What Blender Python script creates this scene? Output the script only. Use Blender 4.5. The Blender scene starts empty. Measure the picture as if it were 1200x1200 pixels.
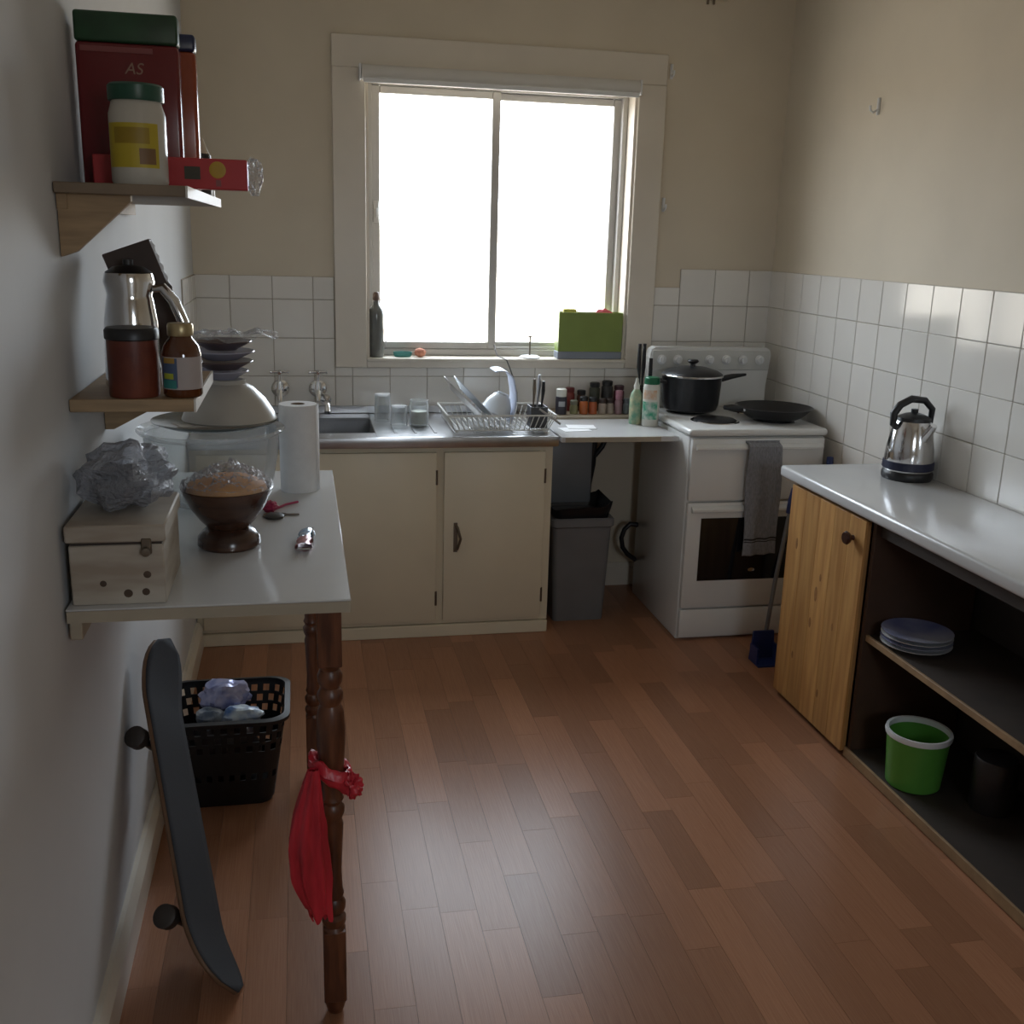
import bpy, bmesh, math, random
from mathutils import Vector, Matrix, noise
random.seed(7)
S = bpy.context.scene
COL = S.collection
PI = math.pi

# ------------------------------------------------------------------ camera
CAM_H, F_PX, YAW, PITCH, ROLL = 1.62, 1225.0, 0.203, 0.258, 0.029
def cam_axes():
    cy, sy, cp, sp = math.cos(YAW), math.sin(YAW), math.cos(PITCH), math.sin(PITCH)
    fw = Vector((sy*cp, cy*cp, -sp)); r0 = Vector((cy, -sy, 0)); u0 = r0.cross(fw)
    return r0*math.cos(ROLL)+u0*math.sin(ROLL), -r0*math.sin(ROLL)+u0*math.cos(ROLL), fw
_r, _u, _f = cam_axes()
cd = bpy.data.cameras.new('camera'); cam = bpy.data.objects.new('camera', cd); COL.objects.link(cam)
cd.sensor_width = 36; cd.sensor_fit = 'HORIZONTAL'; cd.lens = F_PX/1200*36; cd.clip_start = .02
cam.matrix_world = Matrix(((_r.x, _u.x, -_f.x, 0), (_r.y, _u.y, -_f.y, 0), (_r.z, _u.z, -_f.z, CAM_H), (0, 0, 0, 1)))
S.camera = cam

# ------------------------------------------------------------------ world and light
SKY, GROUND = (0.80, 0.90, 1.0), (0.95, 0.90, 0.80)
SKY_STRENGTH, GROUND_STRENGTH = 14.5, 7.0
W = bpy.data.worlds.new('sky'); S.world = W; W.use_nodes = True
wn, wl = W.node_tree.nodes, W.node_tree.links
wn.clear()
tc = wn.new('ShaderNodeTexCoord'); sx = wn.new('ShaderNodeSeparateXYZ'); rp = wn.new('ShaderNodeValToRGB')
bg = wn.new('ShaderNodeBackground'); wo = wn.new('ShaderNodeOutputWorld')
wl.new(tc.outputs['Generated'], sx.inputs[0]); wl.new(sx.outputs['Z'], rp.inputs[0])
rp.color_ramp.elements[0].position = 0.0; rp.color_ramp.elements[0].color = [c*GROUND_STRENGTH/SKY_STRENGTH for c in GROUND]+[1]
rp.color_ramp.elements[1].position = 0.02; rp.color_ramp.elements[1].color = list(SKY)+[1]
wl.new(rp.outputs[0], bg.inputs[0]); bg.inputs[1].default_value = SKY_STRENGTH; wl.new(bg.outputs[0], wo.inputs[0])
def portal(name, loc, rot, sx_, sy_):
    l = bpy.data.lights.new(name, 'AREA'); l.shape = 'RECTANGLE'; l.size = sx_; l.size_y = sy_
    l.cycles.is_portal = True
    o = bpy.data.objects.new(name, l); COL.objects.link(o); o.location = loc; o.rotation_euler = rot
portal('window_portal', (.87, 4.80, 1.66), (-PI/2, 0, 0), 1.2, 1.15)
vs = S.view_settings
vs.view_transform = 'Standard'; vs.look = 'None'; vs.gamma = 1; vs.use_curve_mapping = False; vs.exposure = 0.1

# ------------------------------------------------------------------ materials
MATS = {}
def mat(name, col, rough=.6, metal=0, var=0, scale=8, stretch=(1, 1, 1), bump=0, spec=.5, coat=0, rnd=0, trans=0, col2=None, detail=3, space='Object'):
    """principled material; col2/var: noise-mixed second colour, rnd: per-object tone"""
    if name in MATS: return MATS[name]
    m = bpy.data.materials.new(name); m.use_nodes = True; MATS[name] = m
    n, l = m.node_tree.nodes, m.node_tree.links
    p = n['Principled BSDF']
    p.inputs['Base Color'].default_value = (*col, 1); p.inputs['Roughness'].default_value = rough
    p.inputs['Metallic'].default_value = metal; p.inputs['Specular IOR Level'].default_value = spec
    p.inputs['Coat Weight'].default_value = coat; p.inputs['Transmission Weight'].default_value = trans
    if var or col2 or bump or rnd:
        t = n.new('ShaderNodeTexCoord'); mp = n.new('ShaderNodeMapping'); mp.inputs['Scale'].default_value = stretch
        nz = n.new('ShaderNodeTexNoise'); nz.inputs['Scale'].default_value = scale; nz.inputs['Detail'].default_value = detail
        l.new(t.outputs[space], mp.inputs[0])
        vec = mp.outputs[0]
        if rnd:
            oi = n.new('ShaderNodeObjectInfo'); ad = n.new('ShaderNodeVectorMath'); ad.operation = 'ADD'
            ml = n.new('ShaderNodeMath'); ml.operation = 'MULTIPLY'; ml.inputs[1].default_value = 37.0
            l.new(oi.outputs['Random'], ml.inputs[0]); l.new(vec, ad.inputs[0]); l.new(ml.outputs[0], ad.inputs[1]); vec = ad.outputs[0]
        l.new(vec, nz.inputs['Vector'])
        c2 = col2 or tuple(max(0, c*(1-var)) for c in col)
        cr = n.new('ShaderNodeValToRGB'); cr.color_ramp.elements[0].position = .35; cr.color_ramp.elements[1].position = .65
        cr.color_ramp.elements[0].color = (*c2, 1); cr.color_ramp.elements[1].color = (*col, 1)
        l.new(nz.outputs['Fac'], cr.inputs[0]); out = cr.outputs[0]
        if rnd:
            hs = n.new('ShaderNodeHueSaturation'); mr = n.new('ShaderNodeMapRange')
            mr.inputs['To Min'].default_value = 1-rnd; mr.inputs['To Max'].default_value = 1+rnd
            l.new(oi.outputs['Random'], mr.inputs[0]); l.new(mr.outputs[0], hs.inputs['Value'])
            l.new(out, hs.inputs['Color']); out = hs.outputs[0]
        l.new(out, p.inputs['Base Color'])
        if bump:
            b = n.new('ShaderNodeBump'); b.inputs['Strength'].default_value = bump; b.inputs['Distance'].default_value = .01
            l.new(nz.outputs['Fac'], b.inputs['Height']); l.new(b.outputs[0], p.inputs['Normal'])
    return m
def glassy(name, tint=(1, 1, 1), amount=.82, rough=.05, bump=0, scale=20, body=(.8, .8, .82)):
    """thin clear glass or film: see-through with a glossy skin and a little milky body"""
    if name in MATS: return MATS[name]
    m = bpy.data.materials.new(name); m.use_nodes = True; MATS[name] = m
    n, l = m.node_tree.nodes, m.node_tree.links
    p = n['Principled BSDF']; o = n['Material Output']
    p.inputs['Base Color'].default_value = (*body, 1); p.inputs['Roughness'].default_value = rough
    t = n.new('ShaderNodeBsdfTransparent'); t.inputs[0].default_value = (*tint, 1)
    lw = n.new('ShaderNodeLayerWeight'); lw.inputs[0].default_value = .35
    mr = n.new('ShaderNodeMapRange'); mr.inputs['To Min'].default_value = 1-amount; mr.inputs['To Max'].default_value = min(1, 1-amount+.55)
    mx = n.new('ShaderNodeMixShader')
    l.new(lw.outputs['Facing'], mr.inputs[0]); l.new(mr.outputs[0], mx.inputs[0]); l.new(t.outputs[0], mx.inputs[1]); l.new(p.outputs[0], mx.inputs[2]); l.new(mx.outputs[0], o.inputs[0])
    if bump:
        nz = n.new('ShaderNodeTexNoise'); nz.inputs['Scale'].default_value = scale; b = n.new('ShaderNodeBump'); b.inputs['Strength'].default_value = bump; b.inputs['Distance'].default_value = .02
        l.new(nz.outputs['Fac'], b.inputs['Height']); l.new(b.outputs[0], p.inputs['Normal'])
    return m
M_wall = mat('cream_wall_paint', (.68, .60, .475), .75, var=.06, scale=3, bump=.04, detail=6)
M_wallL = mat('pale_wall_paint', (.62, .625, .63), .75, var=.05, scale=3, bump=.04, detail=6)
M_ceil = mat('ceiling_paint', (.80, .77, .70), .8, var=.04, scale=2)
M_trim = mat('cream_gloss_trim', (.72, .655, .56), .35, var=.05, scale=5)
M_tile = mat('glazed_white_tile', (.78, .75, .70), .12, var=.04, scale=4, rnd=.03)
M_grout = mat('grout', (.52, .45, .37), .9, var=.15, scale=30)
M_plank = mat('warm_laminate_strip', (.37, .18, .10), .30, col2=(.31, .14, .075), scale=9, stretch=(6, .5, 1), bump=.02, rnd=.20, detail=5, spec=.26)
M_sub = mat('dark_underfloor', (.10, .06, .04), .9, var=.1)
M_cab = mat('cream_cabinet_paint', (.76, .67, .50), .4, var=.05, scale=4)
M_steel = mat('stainless_steel', (.55, .55, .56), .28, 1, var=.1, scale=14, stretch=(1, 6, 1))
M_chrome = mat('chrome', (.75, .75, .76), .12, 1, var=.05)
M_dkmetal = mat('dull_bronze_metal', (.22, .18, .14), .4, 1, var=.2)
M_alu = mat('aluminium_frame', (.52, .50, .47), .45, .2, var=.05)
M_enamel = mat('white_enamel', (.74, .74, .72), .18, var=.03, scale=3)
M_black = mat('black_plastic', (.015, .015, .017), .4, var=.2)
M_blackm = mat('black_metal', (.02, .02, .022), .35, .2, var=.2)
M_nonstick = mat('dark_grey_nonstick', (.035, .036, .04), .33, .4, var=.2, scale=20)
M_oveng = mat('dark_oven_glass', (.008, .008, .01), .06, spec=.7, var=.1)
M_white = mat('white_plastic', (.78, .79, .80), .35, var=.03)
M_ceramic = mat('white_ceramic', (.80, .80, .78), .15, var=.03)
M_lam = mat('white_laminate_top', (.62, .62, .62), .2, var=.03, scale=6, spec=.6)
M_lamedge = mat('beige_laminate_edge', (.42, .36, .27), .5, var=.1)
M_legwood = mat('dark_stained_turned_wood', (.16, .058, .026), .35, col2=(.07, .024, .012), scale=12, stretch=(5, 5, .6), bump=.05)
M_pine = mat('knotty_pine', (.60, .335, .12), .4, col2=(.44, .215, .07), scale=7, stretch=(6, 6, .5), rnd=.10, detail=5)
M_pineedge = mat('pine_board_edge', (.36, .23, .12), .6, var=.25, scale=20)
M_knot = mat('pine_knot', (.36, .17, .06), .5, var=.3, scale=60)
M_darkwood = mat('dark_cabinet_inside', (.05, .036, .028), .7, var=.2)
M_shelfwood = mat('raw_shelf_wood', (.40, .27, .15), .6, var=.25, scale=10, stretch=(1, 8, 8))
M_shelfwhite = mat('white_shelf_paint', (.66, .62, .56), .45, var=.05)
M_glass = glassy('clear_glass', (.96, .98, .98), .90, .03)
M_pane = glassy('window_glass', (1, 1, 1), .97, .02)
M_film = glassy('clear_plastic_film', (.97, .98, 1), .88, .12, .5, 45, (.75, .77, .82))
M_bagclear = glassy('grey_plastic_bag', (.85, .87, .92), .62, .25, .8, 22, (.45, .46, .50))
M_redbag = mat('thin_red_plastic', (.62, .03, .05), .35, var=.35, scale=14, stretch=(3, 3, .6), bump=.3)
M_binG = mat('grey_bin_plastic', (.17, .17, .175), .45, var=.1)
M_blue = mat('dark_blue_plastic', (.015, .03, .14), .4, var=.15)
M_grip = mat('charcoal_grip_tape', (.034, .038, .046), .85, var=.15, scale=200)
M_towelg = mat('grey_towel_cloth', (.27, .275, .30), .95, var=.25, scale=60, stretch=(3, 1, 1), bump=.4)
M_paper = mat('white_paper', (.78, .78, .78), .9, var=.04, scale=40, bump=.15)

# ------------------------------------------------------------------ mesh helpers
class B:
    def __init__(s): s.bm = bmesh.new()
    def box(s, x0, x1, y0, y1, z0, z1, bev=0, seg=1):
        g = bmesh.ops.create_cube(s.bm, size=1, matrix=Matrix.Translation(((x0+x1)/2, (y0+y1)/2, (z0+z1)/2)) @ Matrix.Diagonal((abs(x1-x0), abs(y1-y0), abs(z1-z0), 1)))
        if bev:
            es = list({e for v in g['verts'] for e in v.link_edges})
            bmesh.ops.bevel(s.bm, geom=es, offset=bev, segments=seg, profile=.5, affect='EDGES')
        return s
    def xform(s, M): bmesh.ops.transform(s.bm, matrix=M, verts=s.bm.verts); return s
    def lathe(s, prof, c=(0, 0, 0), seg=28, axis='z', sy=1.0, a0=0, a1=2*PI):
        full = abs(a1-a0-2*PI) < 1e-6; N = seg if full else seg+1
        rings = []
        for r, h in prof:
            if r < 1e-6: rings.append([s.bm.verts.new(s._ax(0, 0, h, axis, c))])
            else:
                ring = []
                for i in range(N):
                    a = a0+(a1-a0)*i/seg
                    ring.append(s.bm.verts.new(s._ax(r*math.cos(a), r*sy*math.sin(a), h, axis, c)))
                rings.append(ring)
        for A, C in zip(rings, rings[1:]):
            for i in range(seg):
                j = (i+1) % N
                if len(A) == 1 and len(C) == 1: continue
                if len(A) == 1: f = [A[0], C[i], C[j]]
                elif len(C) == 1: f = [A[i], A[j], C[0]]
                else: f = [A[i], A[j], C[j], C[i]]
                s.bm.faces.new(f)
        return s
    @staticmethod
    def _ax(a, b, h, axis, c):
        v = {'z': (a, b, h), 'y': (a, h, b), 'x': (h, a, b)}[axis]
        return (v[0]+c[0], v[1]+c[1], v[2]+c[2])
    def tube(s, pts, r, seg=8, cap=True):
        pts = [Vector(p) for p in pts]; rs = r if isinstance(r, (list, tuple)) else [r]*len(pts)
        rings = []; prev = None
        for i, p in enumerate(pts):
            t = (pts[min(i+1, len(pts)-1)]-pts[max(i-1, 0)]).normalized()
            if prev is None:
                n = t.orthogonal().normalized()
            else:
                n = (prev-t*prev.dot(t)); n = n.normalized() if n.length > 1e-6 else t.orthogonal().normalized()
            prev = n; b = t.cross(n)
            rings.append([s.bm.verts.new(p+(n*math.cos(2*PI*k/seg)+b*math.sin(2*PI*k/seg))*rs[i]) for k in range(seg)])
        for A, C in zip(rings, rings[1:]):
            for k in range(seg): s.bm.faces.new([A[k], A[(k+1) % seg], C[(k+1) % seg], C[k]])
        if cap: s.bm.faces.new(rings[0][::-1]); s.bm.faces.new(rings[-1])
        return s
    def prism(s, poly, t0, t1, axis='y'):
        """polygon in the plane across `axis`, extruded from t0 to t1"""
        def P(a, b, t): return {'x': (t, a, b), 'y': (a, t, b), 'z': (a, b, t)}[axis]
        A = [s.bm.verts.new(P(a, b, t0)) for a, b in poly]; C = [s.bm.verts.new(P(a, b, t1)) for a, b in poly]
        n = len(poly); s.bm.faces.new(A); s.bm.faces.new(C[::-1])
        for i in range(n): s.bm.faces.new([A[i], C[i], C[(i+1) % n], A[(i+1) % n]])
        return s
    def grid(s, fn, nu, nv, closed=False):
        V = [[s.bm.verts.new(fn(u/nu, v/nv)) for v in range(nv+1)] for u in range(nu if closed else nu+1)]
        for u in range(nu):
            for v in range(nv):
                U = (u+1) % len(V)
                s.bm.faces.new([V[u][v], V[U][v], V[U][v+1], V[u][v+1]])
        return s
def world_loc(o):
    v = Vector(o.location)
    while o.parent: o = o.parent; v += Vector(o.location)
    return v
def obj(name, b, m, parent=None, smooth=40, solid=0, sub=0, base=None):
    """one mesh object from world-space geometry; origin at its base, or at its parent's origin"""
    bm = b.bm
    bmesh.ops.recalc_face_normals(bm, faces=bm.faces)
    me = bpy.data.meshes.new(name)
    if parent is None:
        if base is None:
            xs = [v.co for v in bm.verts]
            base = Vector(((min(v.x for v in xs)+max(v.x for v in xs))/2, (min(v.y for v in xs)+max(v.y for v in xs))/2, min(v.z for v in xs)))
        off = Vector(base)
    else: off = world_loc(parent)
    bmesh.ops.translate(bm, vec=-off, verts=bm.verts)
    bm.to_mesh(me); bm.free()
    if smooth:
        for p in me.polygons: p.use_smooth = True
        me.set_sharp_from_angle(angle=math.radians(smooth))
    me.materials.append(m if not isinstance(m, str) else MATS[m])
    o = bpy.data.objects.new(name, me); COL.objects.link(o)
    if parent is None: o.location = off
    else: o.parent = parent
    if solid: md = o.modifiers.new('thickness', 'SOLIDIFY'); md.thickness = solid; md.offset = 0
    if sub: md = o.modifiers.new('smooth', 'SUBSURF'); md.levels = sub; md.render_levels = sub
    return o
def thing(name, label, cat, loc, group=None):
    o = bpy.data.objects.new(name, None); COL.objects.link(o); o.location = loc; o.empty_display_size = .05
    o['label'] = label; o['category'] = cat
    if group: o['group'] = group
    return o
def tag(o, label, cat, group=None):
    o['label'] = label; o['category'] = cat
    if group: o['group'] = group
    return o
def struct(o, label, cat='structure'):
    o['kind'] = 'structure'; o['label'] = label; o['category'] = cat
    return o
def part_copy(src, name, parent, loc, scale=None):
    c = src.copy(); c.name = name; COL.objects.link(c); c.parent = parent; c.location = loc
    if scale: c.scale = scale
    return c
def crumple(c, r, seed, amp=.25, freq=2.2, nu=26, nv=16, flat=0):
    """a wrinkled closed blob for bags and film"""
    c = Vector(c)
    def fn(u, v):
        a, t = 2*PI*u, PI*(v*.996+.002)
        d = Vector((math.sin(t)*math.cos(a), math.sin(t)*math.sin(a), math.cos(t)))
        k = 1+amp*(noise.noise(d*freq+Vector((seed, seed*1.7, 0)))-.45*abs(noise.noise(d*freq*1.9+Vector((0, seed, 3)))))
        p = Vector((d.x*r[0], d.y*r[1], d.z*r[2]))*k
        if p.z < -r[2]*(1-flat): p.z = -r[2]*(1-flat)
        return c+p
    b = B(); b.grid(fn, nu, nv, closed=True)
    return b
YB, XL, XR, YF, ZC = 4.63, -.43, 2.15, -1.30, 2.75     # room: back, left, right, front (behind the camera), ceiling

# ------------------------------------------------------------------ floor
fl = obj('floor', B().box(XL-.2, XR+.2, YF-.2, YB+.2, -.08, -.008), M_sub, smooth=0, base=(0, 0, -.08))
struct(fl, 'reddish brown wood strip floor of the kitchen', 'floor')
PW, gap = .092, .0006
plank_mesh = B().box(-.5, .5, -.5, .5, 0, .008)
first = None; rest = B(); cnt = 0
ncol = int((XR-XL)/PW)+1
cells = []
for i in range(ncol):
    x0 = XL+i*PW; x1 = min(x0+PW, XR)
    y = YF - random.random()*.6
    while y < YB:
        L = random.choice((.38, .46, .52, .60)); y0, y1 = max(y, YF), min(y+L, YB); y += L
        if y1-y0 > .01 and x1-x0 > .01: cells.append((x0, x1, y0, y1))
cells.sort(key=lambda c: -(c[3] > 1.15)*10 - (c[3]) * 0 + abs((c[0]+c[1])/2-.7)*(c[3] <= 1.15))
for x0, x1, y0, y1 in cells:
    if y1 > 1.45 and cnt < 298:
        c = ((x0+x1)/2, (y0+y1)/2, .072); sc = (x1-x0-gap, y1-y0-gap, 1)
        if first is None:
            first = obj('plank', plank_mesh, M_plank, fl, smooth=0)
            for v in first.data.vertices: v.co.z -= .08   # back to plank-local heights
            first.location = c; first.scale = sc
        else: part_copy(first, 'plank', fl, c, sc)
        cnt += 1
    else: rest.box(x0+gap/2, x1-gap/2, y0+gap/2, y1-gap/2, -.008, 0)
ro = obj('plank_field', rest, M_plank, fl, smooth=0); ro['kind'] = 'stuff'

# ------------------------------------------------------------------ walls and ceiling
WX0, WX1, WZ0, WZ1 = .285, 1.455, 1.085, 2.265                  # window opening
b = B()
b.box(XL-.2, WX0, YB, YB+.2, -.08, ZC+.1).box(WX1, XR+.2, YB, YB+.2, -.08, ZC+.1)
b.box(WX0, WX1, YB, YB+.2, -.08, WZ0).box(WX0, WX1, YB, YB+.2, WZ1, ZC+.1)
wb = struct(obj('wall_back', b, M_wall, smooth=0, base=(0, YB, 0)), 'cream painted wall around the bright window', 'wall')
wlft = struct(obj('wall_left', B().box(XL-.2, XL, YF-.2, YB, -.08, ZC+.1), M_wallL, smooth=0, base=(XL, 0, 0)), 'pale wall behind the shelves and table', 'wall')
wr = struct(obj('wall_right', B().box(XR, XR+.2, YF-.2, YB, -.08, ZC+.1), M_wall, smooth=0, base=(XR, 0, 0)), 'cream wall with white tiles beside the stove', 'wall')
VX0, VX1, VZ0, VZ1 = .55, 1.25, 1.45, 2.15                     # unseen window added behind the camera for fill light
b = B().box(XL, VX0, YF-.2, YF, -.08, ZC+.1).box(VX1, XR, YF-.2, YF, -.08, ZC+.1).box(VX0, VX1, YF-.2, YF, -.08, VZ0).box(VX0, VX1, YF-.2, YF, VZ1, ZC+.1)
struct(obj('wall_front', b, M_wall, smooth=0, base=(.8, YF, 0)), 'cream wall with an added fill-light window behind the camera', 'wall')
w2 = bpy.data.objects.new('fill_window', None); COL.objects.link(w2); w2.location = (.87, YF, VZ0); struct(w2, 'small added fill-light window behind the camera', 'window')
b = B()
for bx in ((VX0, VX0+.05, VZ0, VZ1), (VX1-.05, VX1, VZ0, VZ1), (VX0+.05, VX1-.05, VZ0, VZ0+.05), (VX0+.05, VX1-.05, VZ1-.05, VZ1)): b.box(bx[0], bx[1], YF-.14, YF-.10, bx[2], bx[3])
obj('frame', b, M_trim, w2, smooth=0)
obj('pane', B().box(VX0+.05, VX1-.05, YF-.122, YF-.118, VZ0+.05, VZ1-.05), M_pane, w2, smooth=0)
portal('fill_window_portal', ((VX0+VX1)/2, YF-.19, (VZ0+VZ1)/2), (PI/2, 0, 0), VX1-VX0, VZ1-VZ0)
struct(obj('ceiling', B().box(XL-.2, XR+.2, YF-.2, YB+.2, ZC, ZC+.1), M_ceil, smooth=0), 'off-white ceiling', 'ceiling')

# ------------------------------------------------------------------ tiles (each a part of its wall)
TP, TG, TT = .1635, .0025, .006
tile_cache = {}
def tile_obj(w, h, parent, loc, wall):
    """glazed tile; local plane by wall: back faces -y, right faces -x, left faces +x"""
    key = (round(w, 3), round(h, 3), wall)
    if key not in tile_cache:
        b = B().box(-w/2+TG/2, w/2-TG/2, -TT, 0, -h/2+TG/2, h/2-TG/2, bev=.0018)
        if wall == 'r': b.xform(Matrix.Rotation(-PI/2, 4, 'Z'))
        if wall == 'l': b.xform(Matrix.Rotation(PI/2, 4, 'Z'))
        bmesh.ops.recalc_face_normals(b.bm, faces=b.bm.faces)
        me = bpy.data.meshes.new('tile'); b.bm.to_mesh(me); b.bm.free(); me.materials.append(M_tile); tile_cache[key] = me
    o = bpy.data.objects.new('tile', tile_cache[key]); COL.objects.link(o); o.parent = parent
    o.location = Vector(loc)-Vector(parent.location)
Z0 = 1.334-3*TP                                            # 0.8435, bench level
rows = [(Z0+i*TP, Z0+(i+1)*TP) for i in range(4)]          # up to 1.4975
EPS = .003
def grout(name, bx, parent): obj(name, B().box(*bx), M_grout, parent, smooth=0)
# back wall, left of the window casing
colsL = [XL, -.286, -.1115, .058, .147]
for (za, zb) in rows[:3]+[(rows[3][0], 1.43)]:
    for xa, xb in zip(colsL, colsL[1:]): tile_obj(xb-xa, zb-za, wb, ((xa+xb)/2, YB-EPS, (za+zb)/2), 'b')
grout('grout', (XL, .147, YB-EPS, YB, Z0-.1, 1.43), wb)
# below the window
xs = [.147]+[.058+TP*k for k in range(1, 10)]+[1.58]
for za, zb in (rows[0], (rows[1][0], 1.047)):
    for xa, xb in zip(xs, xs[1:]):
        if xb-xa > .02: tile_obj(xb-xa, zb-za, wb, ((xa+xb)/2, YB-EPS, (za+zb)/2), 'b')
grout('grout', (.147, 1.58, YB-EPS, YB, Z0-.01, 1.047), wb)
# right of the window, behind the stove
colsR = [1.58, 1.702, 1.8685, 2.035, XR]
for za, zb in rows:
    for k, (xa, xb) in enumerate(zip(colsR, colsR[1:])):
        if k == 0 and zb > 1.45: zb2 = 1.415
        else: zb2 = zb
        tile_obj(xb-xa, zb2-za, wb, ((xa+xb)/2, YB-EPS, (za+zb2)/2), 'b')
grout('grout', (1.58, 1.702, YB-EPS, YB, Z0-.01, 1.415), wb); grout('grout', (1.702, XR, YB-EPS, YB, Z0-.01, rows[3][1]), wb)
# right wall
yy = YB
while yy > 1.6:
    for za, zb in [(Z0-TP, Z0)]+rows: tile_obj(TP, zb-za, wr, (XR-EPS, yy-TP/2-EPS, (za+zb)/2), 'r')
    yy -= TP
grout('grout', (XR-EPS, XR, yy, YB-EPS, Z0-TP, rows[3][1]), wr)
# left wall, short return at the sink corner
for k in range(3):
    for za, zb in rows[:3]+[(rows[3][0], 1.43)]: tile_obj(TP, zb-za, wlft, (XL+EPS, YB-EPS-TP*(k+.5), (za+zb)/2), 'l')
grout('grout', (XL, XL+EPS, YB-EPS-TP*3, YB-EPS, Z0-.05, 1.43), wlft)

# baseboards
def skirting(name, poly, t0, t1, axis, label): struct(obj(name, B().prism(poly, t0, t1, axis), M_trim, smooth=0), label, 'baseboard')
skirting('baseboard_left', [(XL, 0), (XL+.025, 0), (XL+.025, .08), (XL+.012, .105), (XL, .105)], YF, 4.05, 'y', 'cream skirting board along the left wall')
skirting('baseboard_back', [(YB, 0), (YB-.02, 0), (YB-.02, .09), (YB-.008, .11), (YB, .11)], 1.0, XR, 'x', 'cream skirting board behind the bin')
skirting('baseboard_right', [(XR, 0), (XR-.02, 0), (XR-.02, .09), (XR-.008, .11), (XR, .11)], YF, 4.6, 'y', 'cream skirting board along the right wall')

# ------------------------------------------------------------------ window
win = bpy.data.objects.new('window_1', None); COL.objects.link(win); win.location = (.87, YB, 1.05)
struct(win, 'bright sliding aluminium window in a cream wooden surround', 'window')
ci, co = (WX0, WX1, WZ0, WZ1), (.149, 1.578, 1.047, 2.39)
for bx in ((co[0], co[1], ci[3], co[3]), (co[0], ci[0], co[2], ci[3]), (ci[1], co[1], co[2], ci[3])):
    obj('casing_board', B().box(bx[0], bx[1], YB-.02, YB, bx[2], bx[3], .003), M_trim, win)
obj('apron', B().box(ci[0], ci[1], YB-.02, YB, co[2], ci[2], .002), M_trim, win)
obj('window_sill', B().box(ci[0], ci[1], YB-.03, YB+.11, ci[2]-.012, ci[2]+.003, .003), M_trim, win)
for x0, x1 in ((ci[0]-.001, ci[0]+.012), (ci[1]-.012, ci[1]+.001)): obj('jamb_lining', B().box(x0, x1, YB-.005, YB+.2, ci[2], ci[3]), M_trim, win)
obj('head_lining', B().box(ci[0], ci[1], YB-.005, YB+.2, ci[3]-.012, ci[3]), M_trim, win)
YW = 4.72
fx0, fx1, fz0, fz1 = ci[0]+.012, ci[1]-.012, ci[2]+.004, ci[3]-.012
b = B().box(fx0, fx0+.022, YW, YW+.08, fz0, fz1, .002).box(fx1-.022, fx1, YW, YW+.08, fz0, fz1, .002)
b.box(fx0+.022, fx1-.022, YW+.001, YW+.08, fz1-.035, fz1, .002).box(fx0+.022, fx1-.022, YW+.001, YW+.08, fz0, fz0+.028, .002)
obj('outer_frame', b, M_alu, win)
for y in (YW+.012, YW+.045): obj('track', B().box(fx0+.02, fx1-.02, y-.004, y+.004, fz0+.026, fz0+.04), M_alu, win)
def sash(x0, x1, y, lx):
    z0, z1, w = fz0+.03, fz1-.036, .036
    b = B().box(x0, x0+w, y, y+.025, z0, z1, .003).box(x1-w, x1, y, y+.025, z0, z1, .003).box(x0+w, x1-w, y+.001, y+.024, z1-.03, z1, .003).box(x0+w, x1-w, y+.001, y+.024, z0, z0+.03, .003)
    s = obj('sash', b, M_alu, win)
    obj('pane', B().box(x0+w, x1-w, y+.010, y+.014, z0+.028, z1-.028), M_pane, s, smooth=0)
    obj('latch', B().box(lx-.012, lx+.012, y-.016, y, 1.66, 1.75, .005, 2).box(lx-.006, lx+.006, y-.028, y-.014, 1.68, 1.72, .003), M_alu, s)
sash(fx0+.018, .872, YW+.004, fx0+.036)
sash(.836, fx1-.018, YW+.036, .855)
# roller blind rolled up at the head
bl = thing('roller_blind', 'white roller blind rolled up above the window', 'blind', (.855, YB-.06, 2.21))
obj('fabric_roll', B().lathe([(0, .268), (.031, .268), (.0315, .85), (.031, 1.44), (0, 1.44)], (0, YB-.052, 2.244), 24, 'x'), mat('blind_cloth', (.68, .66, .62), .8, var=.05), bl)
obj('hem_bar', B().box(.275, 1.435, YB-.088, YB-.074, 2.203, 2.222, .003), M_white, bl)
for x in (.258, 1.442): obj('bracket', B().box(x, x+.008, YB-.078, YB-.02, 2.215, 2.275, .002), M_white, bl)

# ------------------------------------------------------------------ sink cabinet
sc = thing('sink_cabinet', 'cream painted cabinet with plain doors under the sink', 'cabinet', (.28, 4.3, 0))
CY = 4.06; cx0, cx1 = XL+.004, .998
b = B().box(cx0, cx0+.018, CY+.02, 4.60, .0, .80).box(cx1-.018, cx1, CY+.02, 4.60, 0, .80).box(cx0, cx1, 4.59, 4.605, 0, .80).box(cx0, cx1, CY+.02, 4.6, .06, .078)
obj('carcass', b, M_cab, sc, smooth=0)
b = B().box(cx0, cx1, CY, CY+.02, .775, .80).box(cx0, cx1, CY, CY+.02, .055, .078)
for x0, x1 in ((cx0, -.395), (.0, .030), (.518, .556), (.962, cx1)): b.box(x0, x1, CY, CY+.02, .078, .775)
obj('face_frame', b, M_cab, sc, smooth=0)
obj('plinth', B().box(cx0, cx1, CY-.012, CY+.012, 0, .052, .003), M_cab, sc)
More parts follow.
